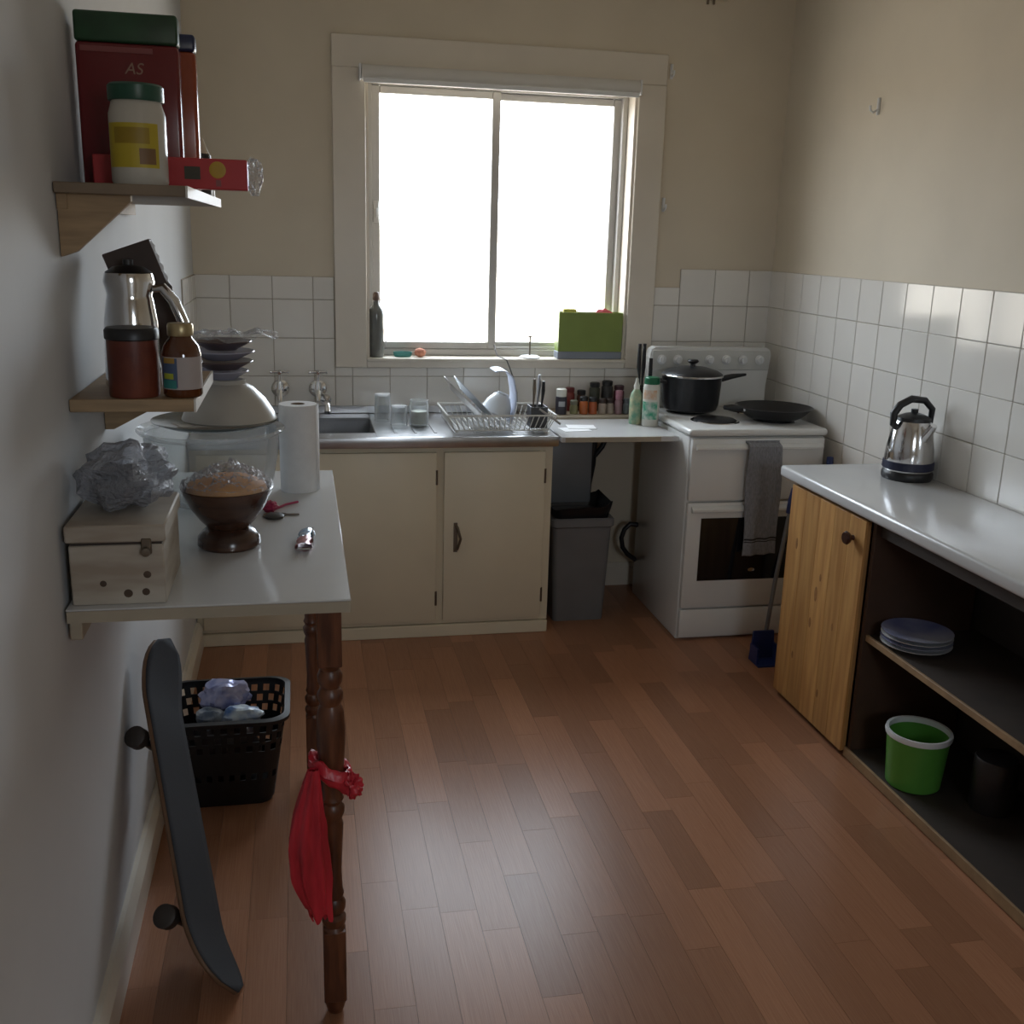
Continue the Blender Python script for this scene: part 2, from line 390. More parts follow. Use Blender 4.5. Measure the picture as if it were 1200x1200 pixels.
def cab_door(x0, x1, hx, hinge):
    d = obj('door', B().box(x0, x1, CY-.018, CY-.002, .072, .782, .004, 2), M_cab, sc)
    z = .43; y = CY-.018
    h = B().tube([(hx, y, z+.052), (hx+.006, y-.020, z+.045), (hx+.018, y-.028, z), (hx+.006, y-.020, z-.045), (hx, y, z-.052)], .0055, 8)
    h.box(hx-.008, hx+.008, y-.003, y, z-.062, z+.062, .001)
    obj('handle', h, M_dkmetal, d)
    for hz in (.17, .68): obj('hinge', B().lathe([(0, hz-.03), (.005, hz-.03), (.005, hz+.03), (0, hz+.03)], (hinge, y+.002, 0), 8), M_dkmetal, d)
cab_door(-.40, .004, -.02, -.40); cab_door(.024, .522, .075, .522); cab_door(.552, .966, .60, .966)

# ------------------------------------------------------------------ stainless sink bench
sk = thing('sink_bench', 'stainless steel sink bench with drainer over the cream cabinet', 'sink', (.29, 4.3, .80))
bx0, bx1, by0, by1, bz = XL+.003, 1.012, 4.025, 4.622, .845
hx0, hx1, hy0, hy1 = -.14, .285, 4.14, 4.50
b = B().box(bx0, hx0, by0, by1, bz-.012, bz, .003).box(hx1, bx1, by0, by1, bz-.012, bz, .003).box(hx0, hx1, by0, hy0, bz-.012, bz).box(hx0, hx1, hy1, by1, bz-.012, bz)
obj('bench_top', b, M_steel, sk)
obj('front_lip', B().box(bx0, bx1, by0-.006, by0+.006, bz-.040, bz+.003, .004, 2), M_steel, sk)
obj('upstand', B().box(bx0, bx1, by1-.01, by1-.001, bz, bz+.035, .003), M_steel, sk)
b = B().box(hx0, hx1, hy0, hy1, bz-.165, bz-.16).box(hx0-.004, hx0, hy0, hy1, bz-.165, bz-.01).box(hx1, hx1+.004, hy0, hy1, bz-.165, bz-.01).box(hx0, hx1, hy0-.004, hy0, bz-.165, bz-.01).box(hx0, hx1, hy1, hy1+.004, bz-.165, bz-.01)
obj('basin', b, M_steel, sk, smooth=0)
for k in range(8): obj('drainer_ridge', B().box(.36+k*.08, .372+k*.08, 4.12, 4.52, bz-.001, bz+.003, .0015), M_steel, sk)

# ------------------------------------------------------------------ taps
def tap(x, label):
    t = thing('wall_tap', label, 'tap', (x, YB-.006, .95))
    y = YB-.0095
    obj('flange', B().lathe([(0, 0), (.036, 0), (.038, -.006), (.028, -.016), (.014, -.02), (0, -.02)], (x, y, .955), 24, 'y'), M_chrome, t)
    obj('body', B().tube([(x, y-.015, .955), (x, y-.05, .957), (x, y-.07, .962)], [.016, .017, .016], 14).tube([(x, y-.062, .945), (x, y-.062, .99)], [.017, .013], 14).tube([(x, y-.065, .955), (x, y-.095, .93), (x, y-.10, .912)], [.012, .011, .010], 12), M_chrome, t)
    obj('spindle', B().tube([(x, y-.062, .985), (x, y-.062, 1.028)], .006, 10), M_chrome, t)
    h = B().tube([(x-.04, y-.062, 1.032), (x-.03, y-.062, 1.033), (x, y-.062, 1.034), (x+.03, y-.062, 1.033), (x+.04, y-.062, 1.032)], [.0065, .0045, .008, .0045, .0065], 10)
    h.tube([(x, y-.10, 1.032), (x, y-.09, 1.033), (x, y-.062, 1.034), (x, y-.034, 1.033), (x, y-.024, 1.032)], [.0065, .0045, .008, .0045, .0065], 10)
    obj('cross_handle', h, M_chrome, t)
tap(-.089, 'chrome cross-handled wall tap nearest the shelf corner')
tap(.071, 'chrome cross-handled wall tap nearest the window')
sp = thing('sink_spout', 'low chrome swivel spout on the tiles over the basin', 'tap', (.105, YB-.01, .89))
obj('flange', B().lathe([(0, 0), (.024, 0), (.022, -.010), (.012, -.014), (0, -.014)], (.105, YB-.0105, .905), 20, 'y'), M_chrome, sp)
obj('pipe', B().tube([(.105, YB-.02, .905), (.105, 4.55, .908), (.105, 4.47, .915), (.105, 4.41, .925), (.105, 4.375, .915), (.105, 4.365, .895)], .011, 12), M_chrome, sp)
obj('nozzle', B().lathe([(0, .884), (.013, .884), (.014, .898), (.011, .902), (0, .902)], (.105, 4.365, 0), 14), M_chrome, sp)

# ------------------------------------------------------------------ bench board between sink and stove
bb = thing('bench_board', 'white laminate bench flap between the sink and the stove', 'bench', (1.26, 4.3, .82))
obj('top', B().box(1.014, 1.508, 3.985, 4.40, .828, .85, .002), M_lam, bb)
obj('front_edge', B().box(1.03, 1.43, 3.982, 3.986, .829, .849), M_lamedge, bb, smooth=0)
obj('ledge', B().box(1.014, 1.508, 4.401, 4.620, .828, .862, .002), M_lamedge, bb)

# ------------------------------------------------------------------ stove
st = thing('stove', 'white freestanding electric stove with four hotplates in the corner', 'stove', (1.81, 4.2, 0))
sx0, sx1, sy0, sy1, sz = 1.518, 2.103, 3.90, 4.50, .895
obj('body', B().box(sx0, sx1, sy0, sy1, .0, .862, .006, 2), M_enamel, st)
obj('hob', B().box(sx0-.006, sx1+.006, sy0-.022, sy1, .866, sz, .012, 3), M_enamel, st)
bg_poly = [(sx0+.005, sz-.01), (sx0+.005, 1.13), (sx0+.012, 1.152), (sx0+.03, 1.162), (sx1-.03, 1.162), (sx1-.012, 1.152), (sx1-.005, 1.13), (sx1-.02, .99), (sx1-.02, sz-.01)]
bgd = obj('control_panel', B().prism(bg_poly, 4.455, 4.515, 'y'), M_enamel, st, smooth=25)
obj('panel_strip', B().box(sx0+.012, sx1-.014, 4.449, 4.456, 1.062, 1.15, .003), mat('pale_grey_panel', (.60, .60, .57), .3, var=.05), st)
for k, x in enumerate((1.575, 1.65, 1.80, 1.88, 1.96, 2.04)):
    kb = obj('knob', B().lathe([(0, 0), (.021, 0), (.021, -.006), (.015, -.009), (.014, -.022), (0, -.023)], (x, 4.449, 1.108), 20, 'y').box(x-.003, x+.003, 4.422, 4.432, 1.094, 1.122, .001), M_white, st)
def hotplate(x, y, r):
    e = obj('hotplate', B().lathe([(0, sz+.010), (r*.25, sz+.010), (r*.3, sz+.008), (r*.92, sz+.010), (r, sz+.006), (r, sz-.002), (0, sz-.002)], (x, y, 0), 32), M_blackm, st)
    obj('trim_ring', B().lathe([(r+.001, sz), (r+.010, sz+.003), (r+.014, sz+.0005), (r+.001, sz-.001)], (x, y, 0), 32), M_chrome, e)
HP = ((1.70, 4.09, .088), (1.665, 4.335, .075), (1.965, 4.09, .075), (1.955, 4.335, .088))
for h in HP: hotplate(*h)
gd = obj('grill_door', B().box(sx0+.006, sx1-.006, sy0-.024, sy0, .602, .858, .006, 2), M_enamel, st)
obj('handle_lip', B().prism([(sy0-.024, .838), (sy0-.034, .836), (sy0-.046, .826), (sy0-.046, .818), (sy0-.036, .815), (sy0-.024, .822)], sx0+.02, sx1-.02, 'x'), M_enamel, gd)
od = obj('oven_door', B().box(sx0+.006, sx1-.006, sy0-.024, sy0, .142, .594, .006, 2), M_enamel, st)
obj('oven_window', B().box(1.585, 2.035, sy0-.027, sy0-.0235, .262, .530, .001), M_oveng, od)
obj('handle_lip', B().prism([(sy0-.024, .582), (sy0-.034, .580), (sy0-.044, .570), (sy0-.044, .560), (sy0-.034, .556), (sy0-.024, .562)], sx0+.02, sx1-.02, 'x'), M_enamel, od)
obj('badge', B().lathe([(0, 0), (.016, 0), (.015, -.003), (0, -.004)], (1.82, sy0-.027, .305), 18, 'y', sy=.5), M_chrome, od)
obj('drawer', B().box(sx0+.006, sx1-.006, sy0-.022, sy0, .012, .134, .005, 2), M_enamel, st)

# tea towel over the grill door handle
def towel(u, v):
    # v along the cloth: 0 back hem, over the lip, 1 front hem
    L = .02+v*.64
    x = 1.752+.145*u+.004*math.sin(v*9+u*3)+.012*(v-.3)
    w = .006*math.sin(u*15+1.2)*min(1, abs(v-.27)*3.0)
    if L < .03: y, z = sy0-.029, .871-L
    elif L < .20: a = (L-.03)/.17; y, z = sy0-.029-.0265*a, .843-.011*a*a
    else: y, z = sy0-.0555-.004*(L-.2), .832-(L-.20)*.985+.02*(u-.5)*(L-.2)
    return (x, y+(w-.004 if L > .2 else 0), z)
tw = tag(obj('tea_towel', B().grid(towel, 26, 60), M_towelg, solid=.004), 'grey tea towel with dark stripes hanging on the grill door', 'towel')
def stripe(v0, v1):
    def f(u, v):
        p = towel(u, v0+(v1-v0)*v); return (p[0], p[1]-.0026, p[2])
    return f
for v0, v1 in ((.885, .897), (.905, .912)): obj('stripe', B().grid(stripe(v0, v1), 26, 2), mat('dark_stripe', (.03, .03, .035), .95, var=.1), tw)

# stock pot on the back left plate, frying pan on the right
px, py, pz = 1.672, 4.315, sz+.0105
pot = thing('stock_pot', 'dark grey lidded pot with side handles on the back hotplate', 'pot', (px, py, pz))
obj('pot_body', B().lathe([(0, pz), (.104, pz), (.114, pz+.006), (.122, pz+.03), (.130, pz+.148), (.133, pz+.152), (.128, pz+.152), (.118, pz+.03), (.10, pz+.012), (0, pz+.012)], (px, py, 0), 40), M_nonstick, pot)
lid = obj('lid', B().lathe([(.134, pz+.152), (.135, pz+.156), (.131, pz+.160), (.11, pz+.172), (.06, pz+.186), (.02, pz+.189), (0, pz+.189), (0, pz+.184), (.06, pz+.18), (.134, pz+.152)], (px, py, 0), 40), M_nonstick, pot)
obj('rim_band', B().lathe([(.1335, pz+.148), (.1365, pz+.150), (.1365, pz+.155), (.134, pz+.157)], (px, py, 0), 40), M_chrome, lid)
obj('knob', B().lathe([(.012, pz+.188), (.010, pz+.20), (.022, pz+.206), (.026, pz+.212), (.02, pz+.218), (0, pz+.219)], (px, py, 0), 20), M_black, lid)
obj('handle', B().tube([(px+.126, py+.02, pz+.128), (px+.15, py+.02, pz+.133), (px+.20, py+.04, pz+.14), (px+.275, py+.06, pz+.146)], [.009, .014, .012, .006], 10), M_black, pot)
obj('handle', B().tube([(px-.128, py-.03, pz+.125), (px-.152, py-.03, pz+.128), (px-.162, py, pz+.129), (px-.152, py+.03, pz+.128), (px-.128, py+.03, pz+.125)], .008, 8), M_black, pot)
fx, fy, fz = 1.965, 4.10, sz+.0105
pan = thing('frying_pan', 'wide black frying pan beside the pot on the front hotplate', 'pan', (fx, fy, fz))
obj('pan_body', B().lathe([(0, fz), (.105, fz), (.125, fz+.012), (.160, fz+.046), (.164, fz+.048), (.159, fz+.049), (.120, fz+.016), (.10, fz+.006), (0, fz+.005)], (fx, fy, 0), 44), M_blackm, pan)
obj('handle', B().tube([(fx-.150, fy-.035, fz+.040), (fx-.175, fy-.04, fz+.046), (fx-.21, fy-.045, fz+.05), (fx-.245, fy-.05, fz+.052)], [.008, .013, .014, .009], 10), M_black, pan)
obj('rivet_plate', B().box(fx-.158, fx-.148, fy-.05, fy-.02, fz+.034, fz+.046, .002), M_chrome, pan)

# ------------------------------------------------------------------ bin, pipe and hose below the bench flap
bn = thing('kitchen_bin', 'grey plastic bin with its lid raised below the bench flap', 'bin', (1.165, 4.29, 0))
def rrect(cx, cy, hx, hy, r, n=5):
    P = []
    for qx, qy, a in ((1, 1, 0), (-1, 1, 1), (-1, -1, 2), (1, -1, 3)):
        for k in range(n+1):
            t = (a+k/n)*PI/2; P.append((cx+qx*(hx-r)+r*math.cos(t), cy+qy*(hy-r)+r*math.sin(t)))
    return P
def loft(b, secs):
    R = [[b.bm.verts.new((x, y, z)) for x, y in P] for P, z in secs]
    n = len(R[0])
    for A, C in zip(R, R[1:]):
        for k in range(n): b.bm.faces.new([A[k], A[(k+1) % n], C[(k+1) % n], C[k]])
    return b, R
cxb, cyb = 1.165, 4.285
b, R = loft(B(), [(rrect(cxb, cyb, .112, .122, .02), 0), (rrect(cxb, cyb, .113, .123, .02), .01), (rrect(cxb, cyb, .130, .140, .022), .45), (rrect(cxb, cyb, .124, .134, .02), .45), (rrect(cxb, cyb, .108, .118, .02), .015)])
b.bm.faces.new(R[0][::-1]); b.bm.faces.new(R[-1]); obj('bin_body', b, M_binG, bn)
b, R = loft(B(), [(rrect(cxb, cyb, .1315, .1415, .022), .425), (rrect(cxb, cyb, .139, .149, .024), .432), (rrect(cxb, cyb, .139, .149, .024), .462), (rrect(cxb, cyb, .133, .143, .022), .468), (rrect(cxb, cyb, .118, .128, .02), .464)])
obj('bin_rim', b, M_binG, bn)
def liner(u, v):
    P = rrect(cxb, cyb, .1, .1, .03, 12); i = u*len(P); k = int(i) % len(P)
    x, y = P[k]; w = noise.noise(Vector((x*22, y*22, v*3)))
    s = 1.18+.16*math.sin(v*PI)+.06*w*v
    return (cxb+(x-cxb)*s, cyb+(y-cyb)*s*1.06, .463+.075*math.sin(v*PI)*(.75+.5*w)-.008*v)
obj('bin_liner', B().grid(lambda u, v: liner(u, v), 52, 8, closed=True), mat('black_bin_liner', (.012, .012, .014), .3, var=.2), bn)
obj('lid', B().box(cxb-.125, cxb+.10, 4.405, 4.425, .470, .755, .008, 2), mat('grey_lid_plastic', (.23, .235, .245), .4, var=.08), bn)
obj('hinge', B().tube([(cxb-.10, 4.43, .468), (cxb+.10, 4.43, .468)], .008, 8), M_binG, bn)
pp = thing('waste_pipe', 'black waste pipe hanging below the bench flap beside the bin', 'pipe', (1.31, 4.52, .55))
obj('pipe', B().tube([(1.30, 4.52, .8275), (1.30, 4.52, .70), (1.30, 4.53, .62), (1.29, 4.55, .52), (1.29, 4.57, .30), (1.29, 4.585, 0.0)], .018, 12), M_black, pp)
obj('collar', B().lathe([(0, .775), (.026, .775), (.026, .815), (0, .815)], (1.30, 4.52, 0), 16), M_black, pp)
obj('branch', B().tube([(1.31, 4.52, .66), (1.345, 4.53, .70), (1.375, 4.54, .76), (1.385, 4.54, .8275)], .012, 10), M_black, pp)
tag(obj('stove_hose', B().tube([(1.517, 4.47, .34), (1.48, 4.47, .345), (1.455, 4.47, .32), (1.442, 4.47, .28), (1.45, 4.47, .235), (1.475, 4.47, .20), (1.517, 4.47, .17)], .011, 10), M_black), 'black hose looping from the rear side of the stove', 'hose')

# ------------------------------------------------------------------ dustpan and broom in the gap by the stove
dp = thing('dustpan', 'dark blue long-handled dustpan standing in front of the stove', 'dustpan', (1.79, 3.64, 0))
b = B().prism([(1.742, 0), (1.845, 0), (1.838, .12), (1.752, .12)], 3.645, 3.655, 'y')
b.box(1.742, 1.75, 3.58, 3.65, 0, .07).box(1.838, 1.846, 3.58, 3.65, 0, .07).box(1.742, 1.846, 3.56, 3.65, 0, .006)
obj('pan', b, M_blue, dp, smooth=0)
obj('handle', B().tube([(1.806, 3.662, .05), (1.83, 3.664, .32), (1.868, 3.668, .62)], .0085, 10), mat('grey_metal_handle', (.22, .23, .25), .4, .6, var=.1), dp)
obj('grip', B().tube([(1.866, 3.668, .60), (1.872, 3.668, .65), (1.879, 3.668, .70)], [.015, .017, .014], 12).tube([(1.878, 3.668, .695), (1.895, 3.668, .705), (1.905, 3.668, .70)], [.012, .010, .007], 10), M_blue, dp)
br = thing('broom', 'blue-tipped broom leaning against the right wall beside the stove', 'broom', (2.04, 3.62, 0))
obj('handle', B().tube([(2.03, 3.62, .10), (2.06, 3.72, .48), (2.082, 3.79, .76)], .011, 10), M_blue, br)
obj('grip', B().tube([(2.078, 3.78, .72), (2.085, 3.80, .795)], [.016, .013], 10), M_blue, br)
obj('head', B().box(1.95, 2.12, 3.60, 3.64, .085, .125, .006), M_blue, br)
obj('bristles', B().prism([(1.945, 0), (2.125, 0), (2.112, .086), (1.958, .086)], 3.598, 3.642, 'y'), M_black, br, smooth=0)

# ------------------------------------------------------------------ pine cabinet and worktop on the right
kx, ky0, ky1, kz = 1.712, 1.70, 3.348, .806
pc = thing('pine_cabinet', 'knotty pine cabinet with one door and open shelves along the right wall', 'cabinet', (1.93, 2.5, 0))
obj('side_panel', B().box(kx+.012, 2.125, ky1-.018, ky1, 0, kz, .001), M_pine, pc)
obj('side_panel', B().box(kx+.012, 2.125, ky0, ky0+.018, 0, kz, .001), M_pine, pc)
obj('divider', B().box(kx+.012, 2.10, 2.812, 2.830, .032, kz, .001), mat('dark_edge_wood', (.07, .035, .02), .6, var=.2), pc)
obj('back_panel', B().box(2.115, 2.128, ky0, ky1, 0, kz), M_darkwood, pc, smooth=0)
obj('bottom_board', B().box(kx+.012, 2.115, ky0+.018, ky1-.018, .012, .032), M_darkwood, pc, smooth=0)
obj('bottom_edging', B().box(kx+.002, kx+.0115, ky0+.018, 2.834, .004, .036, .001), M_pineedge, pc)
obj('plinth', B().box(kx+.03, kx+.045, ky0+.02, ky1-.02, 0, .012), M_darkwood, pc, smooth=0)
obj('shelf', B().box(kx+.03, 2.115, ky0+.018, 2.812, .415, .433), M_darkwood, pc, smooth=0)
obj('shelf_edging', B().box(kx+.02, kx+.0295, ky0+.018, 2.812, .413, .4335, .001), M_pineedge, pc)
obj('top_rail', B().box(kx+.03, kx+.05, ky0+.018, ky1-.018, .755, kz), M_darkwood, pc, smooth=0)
dr = obj('door', B().box(kx-.002, kx+.009, 2.836, 3.342, .022, .796), mat('door_core_pine', (.42, .22, .08), .5, var=.2), pc, smooth=0)
ys = [2.835, 2.935, 3.03, 3.135, 3.235, 3.343]
for a, c in zip(ys, ys[1:]): obj('stave', B().box(kx-.010, kx-.0015, a+.0004, c-.0004, .020, .798, .001), M_pine, dr)
obj('knob', B().lathe([(.009, 0), (.008, -.008), (.018, -.016), (.022, -.024), (.018, -.031), (0, -.033)], (kx-.010, 2.902, .728), 20, 'x'), mat('dark_wood_knob', (.055, .018, .012), .25, var=.2), dr)
for y, z, r, e in ((3.27, .60, .010, 2.4), (3.10, .47, .012, 2.6), (3.08, .535, .008, 2), (3.12, .36, .010, 2.2), (2.97, .40, .008, 2), (3.02, .14, .009, 2), (3.22, .20, .008, 2)):
    obj('knot', B().lathe([(0, 0), (r*.6, 0), (r, .0006)], (kx-.0104, y, z), 14, 'x', sy=e), M_knot, dr)
wt = thing('worktop', 'white laminate worktop with a rounded edge over the pine cabinet', 'worktop', (1.92, 2.5, .806))
obj('slab', B().box(1.690, XR-.012, 1.66, 3.43, .808, .850, .012, 4), M_lam, wt)
obj('underside_batten', B().box(1.715, 1.735, 1.70, 3.35, .8062, .8085), M_darkwood, wt, smooth=0)

# kettle, plate and tub on the right
kc = (2.045, 3.19)
kt = thing('kettle', 'steel electric kettle with a black base and handle on the worktop', 'kettle', (*kc, .85))
obj('base', B().lathe([(0, .850), (.082, .850), (.085, .856), (.085, .872), (.080, .880), (0, .880)], (*kc, 0), 32), M_black, kt)
bodyk = obj('kettle_body', B().lathe([(0, .881), (.080, .881), (.084, .89), (.078, .96), (.066, 1.03), (.058, 1.05), (0, 1.05)], (*kc, 0), 36), M_chrome, kt)
obj('band', B().lathe([(.0835, .886), (.0855, .888), (.0845, .912), (.082, .914)], (*kc, 0), 36), mat('navy_band', (.015, .018, .05), .4, var=.1), kt)
obj('lid', B().lathe([(.058, 1.05), (.056, 1.062), (.03, 1.074), (.012, 1.078), (.012, 1.09), (0, 1.092)], (*kc, 0), 28), M_black, kt)
obj('handle', B().tube([(kc[0]-.060, kc[1]-.005, 1.025), (kc[0]-.078, kc[1]-.005, 1.04), (kc[0]-.08, kc[1]-.005, 1.075), (kc[0]-.06, kc[1]-.005, 1.105), (kc[0]-.02, kc[1]-.005, 1.125), (kc[0]+.03, kc[1]-.005, 1.12), (kc[0]+.062, kc[1]-.005, 1.09), (kc[0]+.06, kc[1]-.005, 1.04)], [.010, .012, .013, .013, .013, .012, .011, .009], 12), M_black, kt)
obj('spout', B().tube([(kc[0]+.01, kc[1]-.06, 1.0), (kc[0]+.012, kc[1]-.085, 1.03), (kc[0]+.014, kc[1]-.098, 1.05)], [.02, .015, .012], 12), M_chrome, kt)
tbx, tby, tbz = 1.812, 2.59, .0325
tb = thing('plastic_tub', 'green tub with a white rim on the bottom board of the pine cabinet', 'tub', (tbx, tby, tbz))
obj('tub_body', B().lathe([(0, tbz), (.076, tbz), (.080, tbz+.004), (.092, tbz+.165), (.089, tbz+.165), (.077, tbz+.006), (0, tbz+.006)], (tbx, tby, 0), 32), mat('bright_green_plastic', (.10, .32, .05), .3, var=.1), tb)
obj('rim', B().lathe([(.088, tbz+.160), (.096, tbz+.161), (.098, tbz+.170), (.096, tbz+.178), (.088, tbz+.177), (.088, tbz+.160)], (tbx, tby, 0), 32), M_white, tb)
pbx, pby = 1.836, 2.702
for i in range(4):
    z = .4335+i*.0125
    o = obj('stacked_plate', B().lathe([(0, z), (.05, z), (.055, z+.003), (.105, z+.014), (.106, z+.016), (.054, z+.006), (0, z+.005)], (pbx, pby, 0), 36), mat('white_blue_plate', (.55, .56, .66), .2, col2=(.10, .12, .3), scale=3) if i % 2 else M_ceramic)
    tag(o, ('bottom', 'third', 'second', 'topmost')[i]+' plate of the stack inside the pine cabinet', 'plate', 'plates stacked in the pine cabinet')
bxp = obj('storage_tin', B().lathe([(0, .0325), (.06, .0325), (.062, .036), (.062, .19), (.058, .196), (0, .196)], (1.96, 2.42, 0), 28), mat('dark_tin', (.06, .05, .05), .4, .4, var=.3)); tag(bxp, 'dark round tin behind the green tub in the pine cabinet', 'tin')

# ------------------------------------------------------------------ tall table on the left
tz = .949
tx0, tx1, ty0, ty1 = XL+.006, .083, 1.885, 3.005
tt = thing('side_table', 'tall white-topped table on dark turned legs against the left wall', 'table', (-.17, 2.44, 0))
obj('table_top', B().box(tx0, tx1, ty0, ty1, tz-.004, tz, .0015), M_lam, tt)
obj('edge_banding', B().box(tx0+.001, tx1-.001, ty0+.001, ty1-.001, tz-.026, tz-.0042), M_lamedge, tt, smooth=0)
def leg(x, y):
    H = tz-.0262
    w = .0235
    b = B().box(x-w, x+w, y-w, y+w, .80, H, .002).box(x-w, x+w, y-w, y+w, .035, .205, .002)
    b.lathe([(0, 0), (.015, 0), (.018, .006), (.022, .02), (.022, .036)], (x, y, 0), 20)
    prof = [(.0235, .205), (.020, .212), (.025, .222), (.025, .232), (.017, .240), (.024, .252), (.025, .266), (.018, .278), (.022, .288), (.019, .300), (.0175, .34), (.020, .40), (.0225, .45), (.019, .462), (.0245, .475), (.0255, .488), (.019, .498), (.024, .508), (.020, .52), (.0235, .56), (.028, .62), (.029, .66), (.026, .70), (.020, .715), (.0255, .728), (.0255, .740), (.018, .752), (.024, .764), (.025, .778), (.019, .79), (.0235, .80)]
    b.lathe(prof, (x, y, 0), 24)
    obj('leg', b, M_legwood, tt)
for x, y in ((.042, 1.933), (.014, 2.95)): leg(x, y)
obj('wall_batten', B().box(tx0, tx0+.022, ty0+.02, ty1-.02, tz-.066, tz-.0262, .002), M_lamedge, tt)   # the wall side rests on a batten

# red carrier bag knotted round the front leg
rb = thing('red_plastic_bag', 'red plastic carrier bag knotted round the front table leg', 'bag', (.0, 1.89, .265))
def bagf(u, v):
    a = 2*PI*u; z = .60-.335*v
    w = .010+.030*math.sin(min(1, v*1.5)*PI/2)*(1-.55*max(0, v-.72)/.28)-.004*v
    d = .008+.013*math.sin(v*PI)
    k = 1+.16*math.sin(a*7+v*3)+.12*noise.noise(Vector((u*9, v*7, 1)))
    cx = .006-.020*math.sin(v*PI*.8)+.022*v*v
    return (cx+w*k*math.cos(a), 1.885+d*k*math.sin(a), z+(.012*math.sin(a*4) if v > .95 else 0))
obj('bag_body', B().grid(bagf, 40, 26, closed=True), M_redbag, rb, smooth=60)
def ring(u, v):
    a, t = 2*PI*u, 2*PI*v; R = .037+.003*noise.noise(Vector((u*12, v*4, 5)))
    r = .009+.006*noise.noise(Vector((u*10, v*6, 2)))
    return (.042+(R+r*math.cos(t))*math.cos(a), 1.933+(R+r*math.cos(t))*math.sin(a), .57-.02*math.cos(a)+2.2*r*math.sin(t))
obj('knot_loop', B().grid(ring, 36, 10, closed=True), M_redbag, rb, smooth=60)
obj('knot_tuft', crumple((.083, 1.90, .548), (.018, .014, .026), 3.3, .8, 2.5), M_redbag, rb, smooth=50)

# ------------------------------------------------------------------ things on the table
cr = thing('wooden_box', 'worn white wooden box with a hinged lid on the table', 'box', (-.335, 2.02, tz))
M_wbox = mat('worn_white_wood', (.50, .45, .38), .6, col2=(.33, .27, .21), scale=5, stretch=(1, 1, 4), bump=.1)
b = B().box(-.415, -.252, 1.905, 2.145, tz, 1.062, .002); obj('box_body', b, M_wbox, cr)
lidb = obj('lid', B().box(-.420, -.247, 1.900, 2.150, 1.068, 1.10, .003), M_wbox, cr)
obj('lid_gap_shade', B().box(-.412, -.255, 1.908, 2.142, 1.0615, 1.0685), M_darkwood, cr, smooth=0)  # dark strip paints the shade in the gap below the lid
obj('latch', B().box(-.290, -.272, 1.898, 1.905, 1.045, 1.075, .002).lathe([(0, 0), (.008, 0), (.008, -.012), (0, -.013)], (-.281, 1.898, 1.052), 12, 'y'), M_dkmetal, cr)
for x, z, r in ((-.283, 1.005, .007), (-.287, .972, .007), (-.318, .970, .008), (-.36, .99, .006)): obj('nail_mark', B().lathe([(0, 0), (r*.7, 0), (r, .0005)], (x, 1.9045, z), 12, 'y'), mat('dark_stain', (.09, .055, .035), .7, var=.3, scale=60), cr)

bag = thing('clear_plastic_bag', 'crumpled grey see-through plastic bag lying on the wooden box', 'bag', (-.33, 2.03, 1.10))
obj('bag_film', crumple((-.325, 2.035, 1.163), (.085, .10, .062), 5.1, .35, 2.4, 34, 22, .0), M_bagclear, bag, smooth=25)
obj('bag_filling', crumple((-.345, 2.045, 1.143), (.052, .065, .038), 8.1, .25, 2), mat('dark_filling', (.10, .10, .11), .7, var=.4), bag)

wbx, wby = -.162, 2.268
wbw = thing('wooden_pedestal_bowl', 'dark turned wooden bowl on a thick foot beside the wooden box', 'bowl', (wbx, wby, tz))
M_dw = mat('dark_polished_bowl_wood', (.085, .038, .022), .22, col2=(.04, .018, .012), scale=8, stretch=(1, 1, 5), spec=.6)
obj('foot', B().lathe([(0, tz), (.062, tz), (.067, tz+.006), (.066, tz+.022), (.055, tz+.036), (.044, tz+.044), (0, tz+.044)], (wbx, wby, 0), 40), M_dw, wbw)
obj('bowl_shell', B().lathe([(0, tz+.042), (.044, tz+.044), (.060, tz+.062), (.080, tz+.090), (.094, tz+.122), (.097, tz+.130), (.094, tz+.132), (.088, tz+.122), (.07, tz+.09), (.04, tz+.066), (0, tz+.06)], (wbx, wby, 0), 44), M_dw, wbw)
bd = tag(obj('bread_round', B().lathe([(0, tz+.074), (.05, tz+.078), (.072, tz+.098), (.086, tz+.124), (.080, tz+.140), (.055, tz+.152), (.02, tz+.158), (0, tz+.158)], (wbx, wby, 0), 40), mat('golden_brown_crust', (.66, .31, .06), .6, col2=(.48, .20, .04), scale=14, bump=.3)), 'golden brown loaf lying in the dark wooden bowl', 'bread')
def film(u, v):
    a, r = 2*PI*u, .099*(1.0-.9*v)
    n = noise.noise(Vector((math.cos(a)*4*(1-v), math.sin(a)*4*(1-v), v*6)))
    n2 = abs(noise.noise(Vector((math.cos(a)*9*(1-v), math.sin(a)*9*(1-v), 4))))
    return (wbx+r*math.cos(a), wby+r*math.sin(a), tz+.134+.030*math.sin(v*PI/2)+max(0, .03*n*v+.024*n2)*(1 if v > .02 else 0)+.018*v*max(0, math.sin(a)))
tag(obj('cling_film', B().grid(film, 60, 16, closed=True), M_film, smooth=20), 'crinkled clear film stretched over the loaf in the bowl', 'plastic film')

